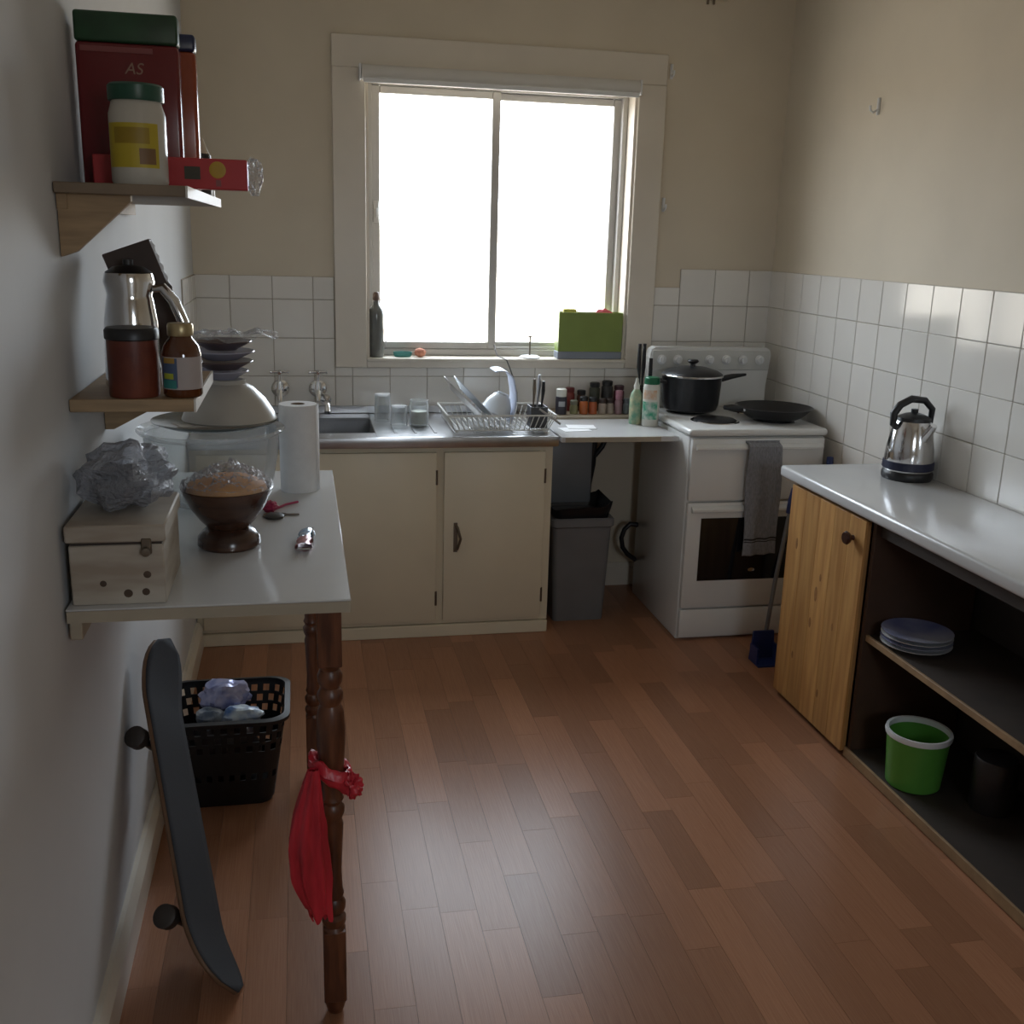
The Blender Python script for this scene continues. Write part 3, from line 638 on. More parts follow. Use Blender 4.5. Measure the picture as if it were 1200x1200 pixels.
gx, gy = -.222, 2.665
gb = thing('glass_bowl', 'large clear glass bowl with a wide rim standing behind the wooden bowl', 'bowl', (gx, gy, tz))
obj('glass_wall', B().lathe([(0, tz), (.10, tz), (.125, tz+.012), (.150, tz+.06), (.160, tz+.12), (.164, tz+.175), (.160, tz+.176), (.155, tz+.12), (.145, tz+.06), (.12, tz+.018), (0, tz+.010)], (gx, gy, 0), 48), M_glass, gb)
obj('glass_rim', B().lathe([(.160, tz+.174), (.176, tz+.182), (.180, tz+.188), (.176, tz+.192), (.160, tz+.186), (.158, tz+.178), (.160, tz+.174)], (gx, gy, 0), 56), M_glass, gb)
zz = tz+.193
tag(obj('dark_plate', B().lathe([(0, zz), (.10, zz), (.118, zz+.004), (.150, zz+.016), (.152, zz+.019), (.115, zz+.010), (0, zz+.008)], (gx+.01, gy-.005, 0), 48), mat('smoky_glass_plate', (.10, .115, .11), .08, spec=.8, var=.2)), 'dark smoky plate lying on the rim of the glass bowl', 'plate')
ix, iy, iz = -.176, 2.655, zz+.0195
tag(obj('upturned_bowl', B().lathe([(.112, iz), (.115, iz+.003), (.108, iz+.020), (.088, iz+.052), (.060, iz+.080), (.042, iz+.089), (.042, iz+.099), (.036, iz+.099), (.034, iz+.089), (0, iz+.088)], (ix, iy, 0), 44), mat('off_white_stoneware', (.46, .43, .38), .3, var=.06)), 'off-white bowl turned upside down on the dark plate', 'bowl')
# saucers in a bag on the foot of the upturned bowl
sz0 = iz+.0995
for i, (r, c) in enumerate(((.062, 0), (.074, 0), (.078, 0), (.072, 0))):
    z = sz0+i*.024
    m_ = mat('blue_grey_saucer', (.33, .33, .42), .25, var=.15) if i % 2 == 0 else mat('brown_saucer', (.10, .065, .06), .3, var=.2)
    tag(obj('saucer', B().lathe([(0, z), (r*.5, z), (r*.55, z+.003), (r, z+.020), (r-.001, z+.0225), (r*.52, z+.0085), (0, z+.0075)], (ix-.012, iy, 0), 36), m_), ('lowest blue-grey saucer on the upturned bowl', 'lower brown saucer in the stack on the upturned bowl', 'upper blue-grey saucer in the stack on the upturned bowl', 'topmost brown saucer in the stack on the upturned bowl')[i], 'saucer', 'saucers stacked on the upturned bowl')
def drape(u, v):
    a, s = 2*PI*u, v
    r = .012+.076*s+.075*max(0, s-.45)*max(0, math.cos(a))**2
    n = noise.noise(Vector((math.cos(a)*3, math.sin(a)*3, s*4+2)))
    return (ix-.004+r*math.cos(a), iy+r*math.sin(a), sz0+.110+.006*(1-s)-.040*max(0, s-.75)*(1-.6*max(0, math.cos(a)))+.016*n*s+.004*max(0, n))
tag(obj('plastic_wrap', B().grid(drape, 48, 14, closed=True), M_film, smooth=20), 'shiny clear plastic wrap draped over the stacked saucers', 'plastic wrap')

rx, ry = -.010, 2.775
pt = thing('paper_towel_roll', 'white paper towel roll standing upright on the table', 'paper towel', (rx, ry, tz))
obj('paper', B().lathe([(.019, tz), (.049, tz), (.050, tz+.004), (.050, tz+.228), (.049, tz+.231), (.019, tz+.231), (.019, tz)], (rx, ry, 0), 40), M_paper, pt)
obj('core', B().lathe([(.0185, tz+.001), (.0185, tz+.2305), (.017, tz+.2305), (.017, tz+.001)], (rx, ry, 0), 24), mat('cardboard_core', (.30, .22, .15), .9, var=.1), pt)
obj('loose_sheet', B().grid(lambda u, v: (rx+(.0505+.006*u*u)*math.cos(-.5+u*.9), ry+(.0505+.006*u*u)*math.sin(-.5+u*.9), tz+.002+.226*v), 10, 2), M_paper, pt, solid=.001)

wr_ = thing('snack_wrapper', 'shiny blue and red foil snack wrapper on the table', 'wrapper', (.0, 2.27, tz))
def wrap(y0, y1, sd):
    def f(u, v):
        a = 2*PI*u; y = y0+(y1-y0)*v; w = .017+.002*math.sin(v*9+sd)
        return (.002+w*math.cos(a)+.006*(y-2.27)/.08, y, tz+.0105+.0098*math.sin(a)*(1 if abs(math.sin(a)) < .9 else 1.0)+.001*math.sin(u*30+v*8))
    return f
obj('red_half', B().grid(wrap(2.200, 2.262, 1), 18, 8, closed=True), mat('dull_red_foil', (.46, .15, .15), .3, .15, var=.3, scale=50), wr_, smooth=30)
obj('blue_half', B().grid(wrap(2.262, 2.322, 2), 18, 8, closed=True), mat('blue_foil', (.16, .28, .46), .25, .15, col2=(.45, .55, .62), scale=60), wr_, smooth=30)
obj('crimped_end', B().box(-.018, .012, 2.188, 2.202, tz+.008, tz+.012, .001).box(-.010, .020, 2.320, 2.334, tz+.008, tz+.012, .001), mat('silver_foil', (.7, .7, .72), .18, 1, var=.1), wr_)
obj('foil_seam', B().prism([(2.205, .9595), (2.318, .9595), (2.318, .9712), (2.205, .9712)], .0175, .0195, 'x'), MATS['silver_foil'], wr_, smooth=0)

ks = thing('keys', 'bunch of keys with a red tag on the table', 'keys', (-.085, 2.52, tz))
obj('key_ring', B().tube([(-.075+.022*math.cos(a), 2.50+.022*math.sin(a), tz+.003) for a in [k*PI/8 for k in range(17)]], .0025, 6, cap=False), M_dkmetal, ks)
obj('fob', B().lathe([(0, tz+.0005), (.022, tz+.0005), (.023, tz+.006), (.018, tz+.010), (0, tz+.011)], (-.070, 2.487, 0), 20), mat('dark_leather_fob', (.05, .045, .04), .5, var=.2), ks)
obj('key', B().box(-.052, -.012, 2.505, 2.513, tz+.001, tz+.004, .0005).lathe([(0, tz+.001), (.011, tz+.001), (.011, tz+.004), (0, tz+.004)], (-.052, 2.509, 0), 14), M_dkmetal, ks)
obj('tag', crumple((-.082, 2.545, tz+.014), (.020, .022, .0135), 1.3, .3, 3, flat=.0), mat('raspberry_tag', (.45, .03, .10), .5, var=.3), ks)
obj('cord', B().tube([(-.068, 2.56, tz+.004), (-.045, 2.60, tz+.004), (-.015, 2.625, tz+.004)], .003, 6), MATS['raspberry_tag'], ks)

# ------------------------------------------------------------------ wall shelves on the left
sf, sa = -.20, 2.08
us = thing('wall_shelf', 'white painted shelf board on brackets high on the left wall', 'shelf', (-.32, 2.5, 1.66))
obj('board', B().box(XL+.002, sf, sa, 2.965, 1.672, 1.692, .002), mat('brown_shelf_board', (.22, .16, .105), .55, var=.2, scale=9), us)
obj('edging', B().box(sf, sf+.004, sa, 2.965, 1.671, 1.692), M_shelfwhite, us, smooth=0)
obj('wall_cleat', B().box(XL+.002, XL+.02, 2.10, 2.95, 1.645, 1.6715), M_shelfwood, us, smooth=0)
for y in (2.105,):
    obj('bracket', B().prism([(XL+.002, 1.672), (-.30, 1.672), (-.30, 1.662), (XL+.03, 1.57), (XL+.002, 1.56)], y, y+.022, 'y'), M_shelfwood, us, smooth=0)
ls = thing('wall_shelf', 'short raw-wood shelf above the table holding jars', 'shelf', (-.32, 2.3, 1.275))
obj('board', B().box(XL+.002, sf-.003, 2.072, 2.50, 1.276, 1.30, .001), M_shelfwood, ls)
obj('edging', B().box(sf-.003, sf+.001, 2.072, 2.50, 1.275, 1.3005), M_shelfwhite, ls, smooth=0)
obj('bracket', B().prism([(XL+.002, 1.276), (-.25, 1.276), (-.25, 1.266), (XL+.02, 1.18), (XL+.002, 1.18)], 2.42, 2.44, 'y'), M_shelfwood, ls, smooth=0)

# lower shelf: amber bottle, canister, jug, foil box, tumbler
bx_, by_, bz_ = -.226, 2.118, 1.3008
ab = thing('amber_bottle', 'amber glass bottle with a printed label and gold cap on the short shelf', 'bottle', (bx_, by_, bz_))
obj('glass_body', B().lathe([(0, bz_), (.034, bz_), (.037, bz_+.005), (.037, bz_+.082), (.033, bz_+.098), (.022, bz_+.112), (.020, bz_+.120), (0, bz_+.120)], (bx_, by_, 0), 32), mat('amber_glass', (.10, .028, .008), .08, spec=.8, var=.2), ab)
obj('cap', B().lathe([(0, bz_+.116), (.0235, bz_+.116), (.0245, bz_+.119), (.0245, bz_+.136), (.022, bz_+.140), (0, bz_+.140)], (bx_, by_, 0), 32), mat('gold_cap', (.46, .36, .20), .35, .7, var=.15), ab)
def wraplabel(parent, name, r, z0, z1, a0, a1, m, c=(bx_, by_)): obj(name, B().lathe([(r, z0), (r, z1)], (c[0], c[1], 0), 16, a0=math.radians(a0), a1=math.radians(a1)), m, parent)
wraplabel(ab, 'label', .0374, bz_+.016, bz_+.078, 180, 360, mat('pale_label', (.42, .36, .34), .6, var=.05))
wraplabel(ab, 'label_print', .0377, bz_+.020, bz_+.076, 205, 262, mat('navy_print', (.08, .12, .22), .5, var=.3))
wraplabel(ab, 'label_print', .0379, bz_+.066, bz_+.076, 215, 255, mat('orange_print', (.42, .25, .05), .5, var=.2))
wraplabel(ab, 'label_print', .0379, bz_+.036, bz_+.047, 215, 250, mat('lime_print', (.42, .46, .04), .5, var=.2))
wraplabel(ab, 'label_print', .0379, bz_+.018, bz_+.034, 208, 258, mat('teal_print', (.04, .24, .22), .5, var=.2))
cx_, cy_ = -.316, 2.122
cn = thing('storage_canister', 'red-brown round canister with a dark lid beside the amber bottle', 'canister', (cx_, cy_, bz_))
obj('tin', B().lathe([(0, bz_), (.046, bz_), (.047, bz_+.003), (.047, bz_+.115), (0, bz_+.115)], (cx_, cy_, 0), 36), mat('red_brown_tin', (.17, .04, .02), .4, col2=(.10, .02, .012), scale=16), cn)
obj('lid', B().lathe([(.0475, bz_+.108), (.050, bz_+.110), (.050, bz_+.126), (.046, bz_+.131), (0, bz_+.132)], (cx_, cy_, 0), 36), M_black, cn)
jx, jy = -.335, 2.262
jg = thing('steel_jug', 'tall stainless steel coffee jug with a bent handle behind the canister', 'jug', (jx, jy, bz_))
obj('jug_body', B().lathe([(0, bz_), (.055, bz_), (.057, bz_+0.0043), (.053, bz_+0.1305), (.046, bz_+0.1740), (.044, bz_+0.1827), (.050, bz_+0.2088), (.046, bz_+0.2262), (0, bz_+0.2306)], (jx, jy, 0), 36), M_chrome, jg)
obj('lid', B().lathe([(.046, bz_+0.2271), (.03, bz_+0.2384), (.01, bz_+0.2419), (.01, bz_+0.2523), (0, bz_+0.2540)], (jx, jy, 0), 24), M_black, jg)
obj('handle', B().tube([(jx+.046, jy-.01, bz_+0.1958), (jx+.065, jy-.012, bz_+0.1984), (jx+.085, jy-.014, bz_+0.1740), (jx+.102, jy-.016, bz_+0.1305), (jx+.108, jy-.016, bz_+0.0870), (jx+.104, jy-.016, bz_+0.0740)], [.008, .011, .012, .012, .011, .007], 12), M_chrome, jg)
fb = thing('foil_box', 'dark foil box with a serrated cutter edge leaning on the left wall', 'box', (-.35, 2.40, bz_))
Mr = Matrix.Translation((-.208, 2.35, bz_+.0345)) @ Matrix.Rotation(math.radians(-20), 4, 'Y')
obj('carton', B().box(-.10, .0, -.02, .02, .0, .275, .002).xform(Mr), mat('dark_brown_card', (.06, .035, .025), .5, var=.2), fb)
b = B(); n = 24
b.prism([(0, .005)]+[(.003+.004*(k % 2), .005+.265*k/n) for k in range(n+1)]+[(0, .27)], -.0215, -.0202, 'y'); b.xform(Mr)
obj('cutter_edge', b, M_chrome, fb, smooth=0)
for i, (gx_, gy_) in enumerate(((-.285, 2.455),)):
    tag(obj('glass_tumbler', B().lathe([(0, bz_), (.024, bz_), (.026, bz_+.004), (.031, bz_+.125), (.029, bz_+.125), (.024, bz_+.008), (0, bz_+.007)], (gx_, gy_, 0), 28), M_glass), 'tall clear tumbler at the far end of the short shelf', 'glass')

# upper shelf
uz = 1.6925
jr = thing('plastic_jar', 'white jar with a green lid and yellow label on the upper shelf', 'jar', (-.288, 2.165, uz))
jc = (-.288, 2.165)
obj('jar_body', B().lathe([(0, uz), (.048, uz), (.051, uz+.006), (.051, uz+.125), (.046, uz+.142), (.044, uz+.150), (0, uz+.150)], (*jc, 0), 36), mat('milky_jar_plastic', (.55, .52, .46), .25, var=.08), jr)
obj('lid', B().lathe([(0, uz+.148), (.049, uz+.148), (.050, uz+.151), (.050, uz+.174), (.046, uz+.178), (0, uz+.179)], (*jc, 0), 36), mat('dark_green_lid', (.015, .085, .055), .35, var=.15), jr)
wraplabel(jr, 'label', .0514, uz+.030, uz+.108, 200, 320, mat('mustard_label', (.52, .40, .03), .5, var=.12), jc)
wraplabel(jr, 'label_patch', .0517, uz+.036, uz+.064, 278, 312, mat('brown_patch', (.22, .12, .05), .5, var=.2), jc)
wraplabel(jr, 'label_patch', .0517, uz+.072, uz+.100, 225, 300, mat('ochre_patch', (.40, .27, .02), .5, var=.3), jc)
def packet(name, label, x0, x1, y0, y1, top, body, head, split, headname, group=None):
    t = thing(name, label, 'packet', ((x0+x1)/2, (y0+y1)/2, uz), group)
    obj('pack_body', B().box(x0, x1, y0, y1, uz, split, .008, 3), body, t)
    obj(headname, B().box(x0, x1, y0, y1, split, top, .006, 3), head, t)
    return t
p1 = packet('food_packet', 'maroon packet with a dark green top behind the white jar', -.415, -.222, 2.305, 2.355, 2.018, mat('maroon_card', (.16, .018, .022), .2, var=.1), mat('forest_green_card', (.02, .075, .035), .4, col2=(.012, .04, .02), scale=12), 1.962, 'green_top')
obj('print_band', B().box(-.405, -.27, 2.3035, 2.3052, 1.944, 1.954), mat('dusky_red_print', (.26, .07, .07), .5, var=.2), p1, smooth=0)
fc = bpy.data.curves.new('lettering', 'FONT'); fc.body = 'AS'; fc.size = .030; fc.extrude = .0004; fc.shear = .25; fc.align_x = 'RIGHT'
fo = bpy.data.objects.new('lettering', fc); COL.objects.link(fo)
dg = bpy.context.evaluated_depsgraph_get(); me = bpy.data.meshes.new_from_object(fo.evaluated_get(dg)); bpy.data.objects.remove(fo)
me.materials.append(mat('tan_lettering', (.32, .20, .15), .5, var=.1))
lt = bpy.data.objects.new('lettering', me); COL.objects.link(lt); lt.parent = p1
lt.location = Vector((-.291, 2.3045, 1.906))-Vector(p1.location); lt.rotation_euler = (PI/2, 0, 0)
packet('food_packet', 'orange-red packet with a navy top behind the maroon packet', -.405, -.197, 2.385, 2.43, 1.998, mat('red_brown_pack', (.33, .07, .03), .18, var=.15), mat('navy_pack_top', (.02, .03, .09), .3, var=.2), 1.965, 'navy_top')
cb = thing('cling_film_box', 'red cling film box jutting out over the edge of the upper shelf', 'box', (-.24, 2.262, uz))
obj('carton', B().box(-.385, -.095, 2.237, 2.285, uz, uz+.058, .002), mat('bright_red_card', (.46, .025, .03), .35, var=.12), cb)
obj('print_disc', B().lathe([(.008, 0), (.015, 0), (.016, .0004)], (-.152, 2.2364, uz+.037), 24, 'y').lathe([(0, 0), (.010, 0)], (-.152, 2.2367, uz+.037), 20, 'y'), mat('mustard_print', (.48, .30, .03), .5, var=.1), cb)
obj('print_bar', B().box(-.156, -.146, 2.2362, 2.2370, uz+.006, uz+.018), MATS['dusky_red_print'], cb, smooth=0)
obj('dark_print', B().box(-.215, -.185, 2.2362, 2.2370, uz+.018, uz+.042), mat('dark_olive_print', (.05, .045, .025), .5, var=.3), cb, smooth=0)
obj('loose_film', crumple((-.084, 2.262, uz+.027), (.018, .025, .036), 2.2, .45, 3), M_film, cb, smooth=20)
pk = thing('small_bottle', 'small black bottle with a cream pointed tip beyond the packets', 'bottle', (-.226, 2.75, uz))
obj('bottle_body', B().lathe([(0, uz), (.024, uz), (.025, uz+.004), (.025, uz+.095), (0, uz+.10)], (-.226, 2.75, 0), 24), M_black, pk)
obj('tip', B().lathe([(.022, uz+.098), (.016, uz+.112), (.008, uz+.132), (0, uz+.136)], (-.226, 2.75, 0), 20), mat('cream_tip', (.60, .50, .38), .4, var=.1), pk)
tag(obj('salt_shaker', B().lathe([(0, uz), (.02, uz), (.021, uz+.003), (.018, uz+.07), (.010, uz+.085), (0, uz+.088)], (-.223, 2.85, 0), 24), M_white), 'small white shaker at the far part of the upper shelf', 'shaker')

# ------------------------------------------------------------------ basket under the table
bkx, bky = -.236, 2.93
bk = thing('plastic_basket', 'black slotted plastic basket on the floor under the table', 'basket', (bkx, bky, 0))
def bsec(t): return (.128+.042*t, .118+.030*t)
b = B(); rowsz = []; z = .012; solidrow = True
while z < .265:
    h = .010 if solidrow else .021; rowsz.append((z, min(z+h, .27), solidrow)); z += h; solidrow = not solidrow
def resample(P, n):
    P = P+[P[0]]; L = [0]
    for a, c in zip(P, P[1:]): L.append(L[-1]+math.hypot(c[0]-a[0], c[1]-a[1]))
    out = []; k = 0
    for i in range(n):
        t = L[-1]*i/n
        while L[k+1] < t: k += 1
        f = (t-L[k])/max(1e-9, L[k+1]-L[k]); out.append((P[k][0]+(P[k+1][0]-P[k][0])*f, P[k][1]+(P[k+1][1]-P[k][1])*f))
    return out
per = resample(rrect(0, 0, 1, 1, .35, 12), 136); NP = len(per)
def bpt(k, zz):
    hx, hy = bsec(zz/.28); x, y = per[k % NP]; return b.bm.verts.new((bkx+x*hx, bky+y*hy, zz))
for ri, (z0, z1, sol) in enumerate(rowsz):
    lo = [bpt(k, z0) for k in range(NP)]; hi = [bpt(k, z1) for k in range(NP)]
    band = z0 > .15 or .055 < z0 < .085
    for k in range(NP):
        if sol or not band or (k+ri) % 4 not in (0, 1): b.bm.faces.new([lo[k], lo[(k+1) % NP], hi[(k+1) % NP], hi[k]])
bmesh.ops.remove_doubles(b.bm, verts=b.bm.verts, dist=1e-5)
M_bk = mat('black_basket_plastic', (.010, .010, .011), .45, var=.2)
obj('basket_wall', b, M_bk, bk, smooth=0, solid=.003)
b, R = loft(B(), [(rrect(bkx, bky, .126, .116, .04), 0), (rrect(bkx, bky, .129, .119, .04), .014)]); b.bm.faces.new(R[0][::-1]); b.bm.faces.new(R[1]); obj('basket_base', b, M_bk, bk)
rp_ = [Vector((bkx+x*.172, bky+y*.150, .272)) for x, y in per]
b = B(); hx, hy = bsec(.97)
loft(b, [([(bkx+x*(hx-.002), bky+y*(hy-.002)) for x, y in per], .268), ([(bkx+x*(hx+.012), bky+y*(hy+.012)) for x, y in per], .266), ([(bkx+x*(hx+.014), bky+y*(hy+.014)) for x, y in per], .278), ([(bkx+x*(hx-.002), bky+y*(hy-.002)) for x, y in per], .281), ([(bkx+x*(hx-.002), bky+y*(hy-.002)) for x, y in per], .268)])
obj('rolled_rim', b, M_bk, bk)
tag(obj('dark_bag', crumple((bkx-.01, bky, .125), (.105, .095, .108), 4.2, .12, 2.4, 30, 20), mat('black_bag_film', (.02, .018, .02), .3, col2=(.06, .035, .03), scale=9)), 'dark plastic bag filling the black basket', 'bag')
tag(obj('purple_packet', crumple((bkx-.005, bky+.02, .285), (.075, .058, .046), 9.4, .30, 1.8, 26, 16), mat('violet_blue_foil', (.17, .20, .42), .2, .25, col2=(.48, .48, .66), scale=22), smooth=20), 'crumpled violet-blue foil packet on top in the basket', 'packet')  # pale second colour paints highlights into the foil
tag(obj('blue_packet', crumple((bkx+.050, bky-.062, .255), (.062, .036, .032), 6.6, .28, 1.8, 24, 14), mat('blue_white_print', (.06, .18, .48), .3, col2=(.70, .80, .86), scale=24), smooth=20), 'blue and white printed packet beside the basket rim', 'packet')
tag(obj('white_packet', crumple((bkx-.045, bky-.06, .252), (.040, .03, .034), 2.9, .28, 1.8, 22, 12), mat('pale_packet', (.42, .47, .52), .4, col2=(.10, .14, .2), scale=22), smooth=20), 'pale crumpled packet on the dark bag in the basket', 'packet')

# ------------------------------------------------------------------ skateboard leaning on the left wall
tail = Vector((-.205, 1.985, .012)); nose = Vector((-.386, 2.63, .58))
dv = (nose-tail); LB = dv.length; d = dv.normalized()
h = Vector((0, 0, 1)).cross(d).normalized(); e1 = -h; e2 = (Vector((0, 0, 1))-d*d.z).normalized()
th = math.radians(30); nrm = (e1*math.cos(th)+e2*math.sin(th)).normalized(); lat = d.cross(nrm)
def sk_pt(s, w, n): return tail+d*(s*LB)+lat*w+nrm*n
def kick(s):
    k = 0
    if s < .20: k = ((.20-s)/.20)**1.6*.045
    if s > .80: k = ((s-.80)/.20)**1.6*.045
    return k
def hw(s):
    e = min(s, 1-s)/.13
    return .098*(math.sqrt(max(0, 1-(1-min(1, e))**2.2)) if e < 1 else 1)
sb = thing('skateboard', 'worn skateboard with dark grip tape leaning on the wall under the table', 'skateboard', tail)
obj('deck', B().grid(lambda u, v: sk_pt(u, (2*v-1)*max(.004, hw(u)), kick(u)-.0048), 40, 8), mat('maple_deck', (.20, .11, .06), .5, var=.3), sb, solid=.009, smooth=50)
obj('grip_tape', B().grid(lambda u, v: sk_pt(u, (2*v-1)*max(.004, hw(u))*.985, kick(u)+.0007), 40, 8), M_grip, sb, solid=.001, smooth=50)
for s in (.215, .70):
    tr = obj('truck', B().tube([sk_pt(s, 0, -.010), sk_pt(s, 0, -.045)], [.024, .013], 12).tube([sk_pt(s, -.075, -.048), sk_pt(s, 0, -.046), sk_pt(s, .075, -.048)], [.006, .012, .006], 10), M_blackm, sb)
    for w in (-1, 1):
        obj('wheel', B().tube([sk_pt(s, w*.062, -.048), sk_pt(s, w*.066, -.048), sk_pt(s, w*.090, -.048), sk_pt(s, w*.094, -.048)], [.021, .026, .026, .021], 22), mat('dirty_urethane', (.055, .045, .04), .5, var=.3), sb)

# ------------------------------------------------------------------ on the sink bench
bz2 = bz+.0035
def tumbler(x, y, r, hgt, label, m=M_glass):
    tag(obj('drinking_glass', B().lathe([(r*1.0, bz2), (r*1.0, bz2+.003), (r*.9, bz2+hgt), (0, bz2+hgt+.001), (0, bz2+hgt-.006), (r*.84, bz2+hgt-.007), (r*.94, bz2+.002), (r, bz2)], (x, y, 0), 28), m), label, 'glass', 'glasses on the sink bench')
tumbler(.335, 4.40, .036, .115, 'taller clear glass upturned beside the basin')
tumbler(.395, 4.30, .036, .082, 'short clear glass upturned on the drainer')
mg = thing('glass_jar', 'clear glass jar with a pale filling on the drainer', 'jar', (.478, 4.30, bz2))
obj('jar_glass', B().lathe([(0, bz2), (.038, bz2), (.040, bz2+.004), (.040, bz2+.088), (.036, bz2+.096), (.038, bz2+.104), (.035, bz2+.104), (.037, bz2+.088), (.037, bz2+.006), (0, bz2+.005)], (.478, 4.30, 0), 28), M_glass, mg)
obj('filling', B().lathe([(0, bz2+.006), (.0355, bz2+.006), (.0355, bz2+.058), (0, bz2+.060)], (.478, 4.30, 0), 24), mat('milky_filling', (.50, .50, .44), .6, var=.08), mg)
rk = thing('dish_rack', 'white wire dish rack on the drainer', 'dish rack', (.79, 4.24, bz))
r0, r1, q0, q1 = .60, .985, 4.10, 4.40
zb_ = bz+.014
M_wire = mat('white_coated_wire', (.70, .69, .65), .35, var=.05)
def loop(x0, x1, y0, y1, z): return [(x0, y0, z), (x1, y0, z), (x1, y1, z), (x0, y1, z), (x0, y0, z)]
def segs(b, pts, r):
    for a, c in zip(pts, pts[1:]): b.tube([a, c], r, 6)
    return b
b = B(); segs(b, loop(r0-.03, r1+.03, q0-.015, q1+.015, bz+.075), .004); segs(b, loop(r0, r1, q0, q1, zb_), .003); obj('frame_wire', b, M_wire, rk)
b = B()
for k in range(20):
    x = r0+(r1-r0)*k/19; xt = (r0-.03)+(r1-r0+.06)*k/19
    b.tube([(xt, q0-.015, bz+.075), (x, q0, zb_), (x, q1, zb_), (xt, q1+.015, bz+.075)], .0022, 5)
for k in range(12):
    y = q0+(q1-q0)*k/11; yt = (q0-.015)+(q1-q0+.03)*k/11
    b.tube([(r0-.03, yt, bz+.075), (r0, y, zb_)], .0022, 5); b.tube([(r1+.03, yt, bz+.075), (r1, y, zb_)], .0022, 5)
obj('wire_grid', b, M_wire, rk)
for x in (r0+.01, r1-.01):
    for y in (q0+.01, q1-.01): obj('foot', B().tube([(x, y, bz+.0035), (x, y, zb_)], .006, 8), M_wire, rk)
tray = B().box(.915, .985, 4.12, 4.20, zb_+.004, zb_+.012, .002).box(.915, .919, 4.12, 4.20, zb_+.012, zb_+.09).box(.981, .985, 4.12, 4.20, zb_+.012, zb_+.09).box(.919, .981, 4.12, 4.124, zb_+.012, zb_+.09).box(.919, .981, 4.196, 4.20, zb_+.012, zb_+.09)
cp = thing('cutlery_cup', 'dark cutlery cup standing in the dish rack', 'cup', (.95, 4.16, zb_)); obj('cup_wall', tray, mat('dark_grey_cup', (.07, .07, .075), .5, var=.1), cp, smooth=0)
def plate(cx, zc, r, tilt, y, label, m):
    b = B().lathe([(0, 0), (r*.55, 0), (r*.62, .004), (r, .018), (r, .021), (r*.60, .008), (0, .006)], (0, 0, 0), 40)
    b.xform(Matrix.Translation((cx, y, zc)) @ Matrix.Rotation(math.radians(tilt), 4, 'Y'))
    tag(obj('dinner_plate', b, m), label, 'plate', 'plates drying in the rack')
plate(.650, .955, .128, 45, 4.235, 'white dinner plate leaning in the rack nearest the basin', M_ceramic)
plate(.690, .957, .125, 45, 4.245, 'blue-white dinner plate leaning behind the first in the rack', mat('bluish_plate', (.66, .71, .78), .15, var=.05))
b = B().lathe([(.062, 0), (.064, .003), (.055, .045), (.035, .078), (.026, .082), (.026, .090), (.022, .090), (.02, .082), (0, .08)], (0, 0, 0), 32); b.xform(Matrix.Translation((.790, 4.25, .905)) @ Matrix.Rotation(math.radians(22), 4, 'Y'))
tag(obj('small_bowl', b, M_glass if False else mat('translucent_white_bowl', (.70, .73, .75), .2, var=.05)), 'small white bowl upturned among the plates in the rack', 'bowl')
# flexible white cutting mat curling over
def matf(u, v):
    s = v; a = -.10+1.9*max(0, s-.62)/.38
    if s < .62: x, z = .850+.020*math.sin(s/.62*PI*.8), .865+.165*s/.62
    else:
        t = (s-.62)/.38*2.0; x, z = .8618-.060*(1-math.cos(t))*.95, 1.030+.055*math.sin(t)
    return (x, 4.20+.14*u, z)
tag(obj('cutting_mat', B().grid(matf, 6, 40), mat('bluish_white_plastic', (.66, .70, .82), .3, var=.04), solid=.004), 'curled bluish-white flexible cutting mat standing in the rack', 'cutting mat')
for i, (x, y, dx, hgt, m_, lab) in enumerate(((.930, 4.15, .004, .20, M_dkmetal, 'dark-handled fork upright in the cutlery cup'), (.946, 4.165, .012, .215, M_steel, 'steel whisk handle upright in the cutlery cup'), (.962, 4.15, .010, .19, M_blackm, 'black knife handle upright in the cutlery cup'))):
    o = obj('cutlery', B().tube([(x, y, zb_+.0125), (x+dx*.5, y+.005, zb_+hgt*.5), (x+dx, y+.008, zb_+hgt*.8), (x+dx*1.1, y+.01, zb_+hgt)], [.003, .0035, .008, .006], 8), m_)
    tag(o, lab, 'cutlery', 'cutlery in the rack cup')
tag(obj('table_knife', B().tube([(.945, 4.118, .995-.05), (.985, 4.11, .918), (1.03, 4.10, .886)], [.004, .005, .004], 8).xform(Matrix.Translation((0, -.02, .0))), M_steel), 'steel table knife resting across the rack rim', 'knife')

# ------------------------------------------------------------------ bench flap: bottles, jars, papers
tz2 = .8505
for k, (x, y, a) in enumerate(((1.11, 4.15, 8), (1.15, 4.20, -6))):
    b = B().box(-.06, .06, -.045, .045, 0, .0012); b.xform(Matrix.Translation((x, y, tz2+k*.0014)) @ Matrix.Rotation(math.radians(a), 4, 'Z'))
    tag(obj('paper_note', b, M_paper, smooth=0), ('lower white paper on the bench flap beside the rack', 'upper white paper overlapping another on the bench flap')[k], 'paper', 'papers on the bench flap')
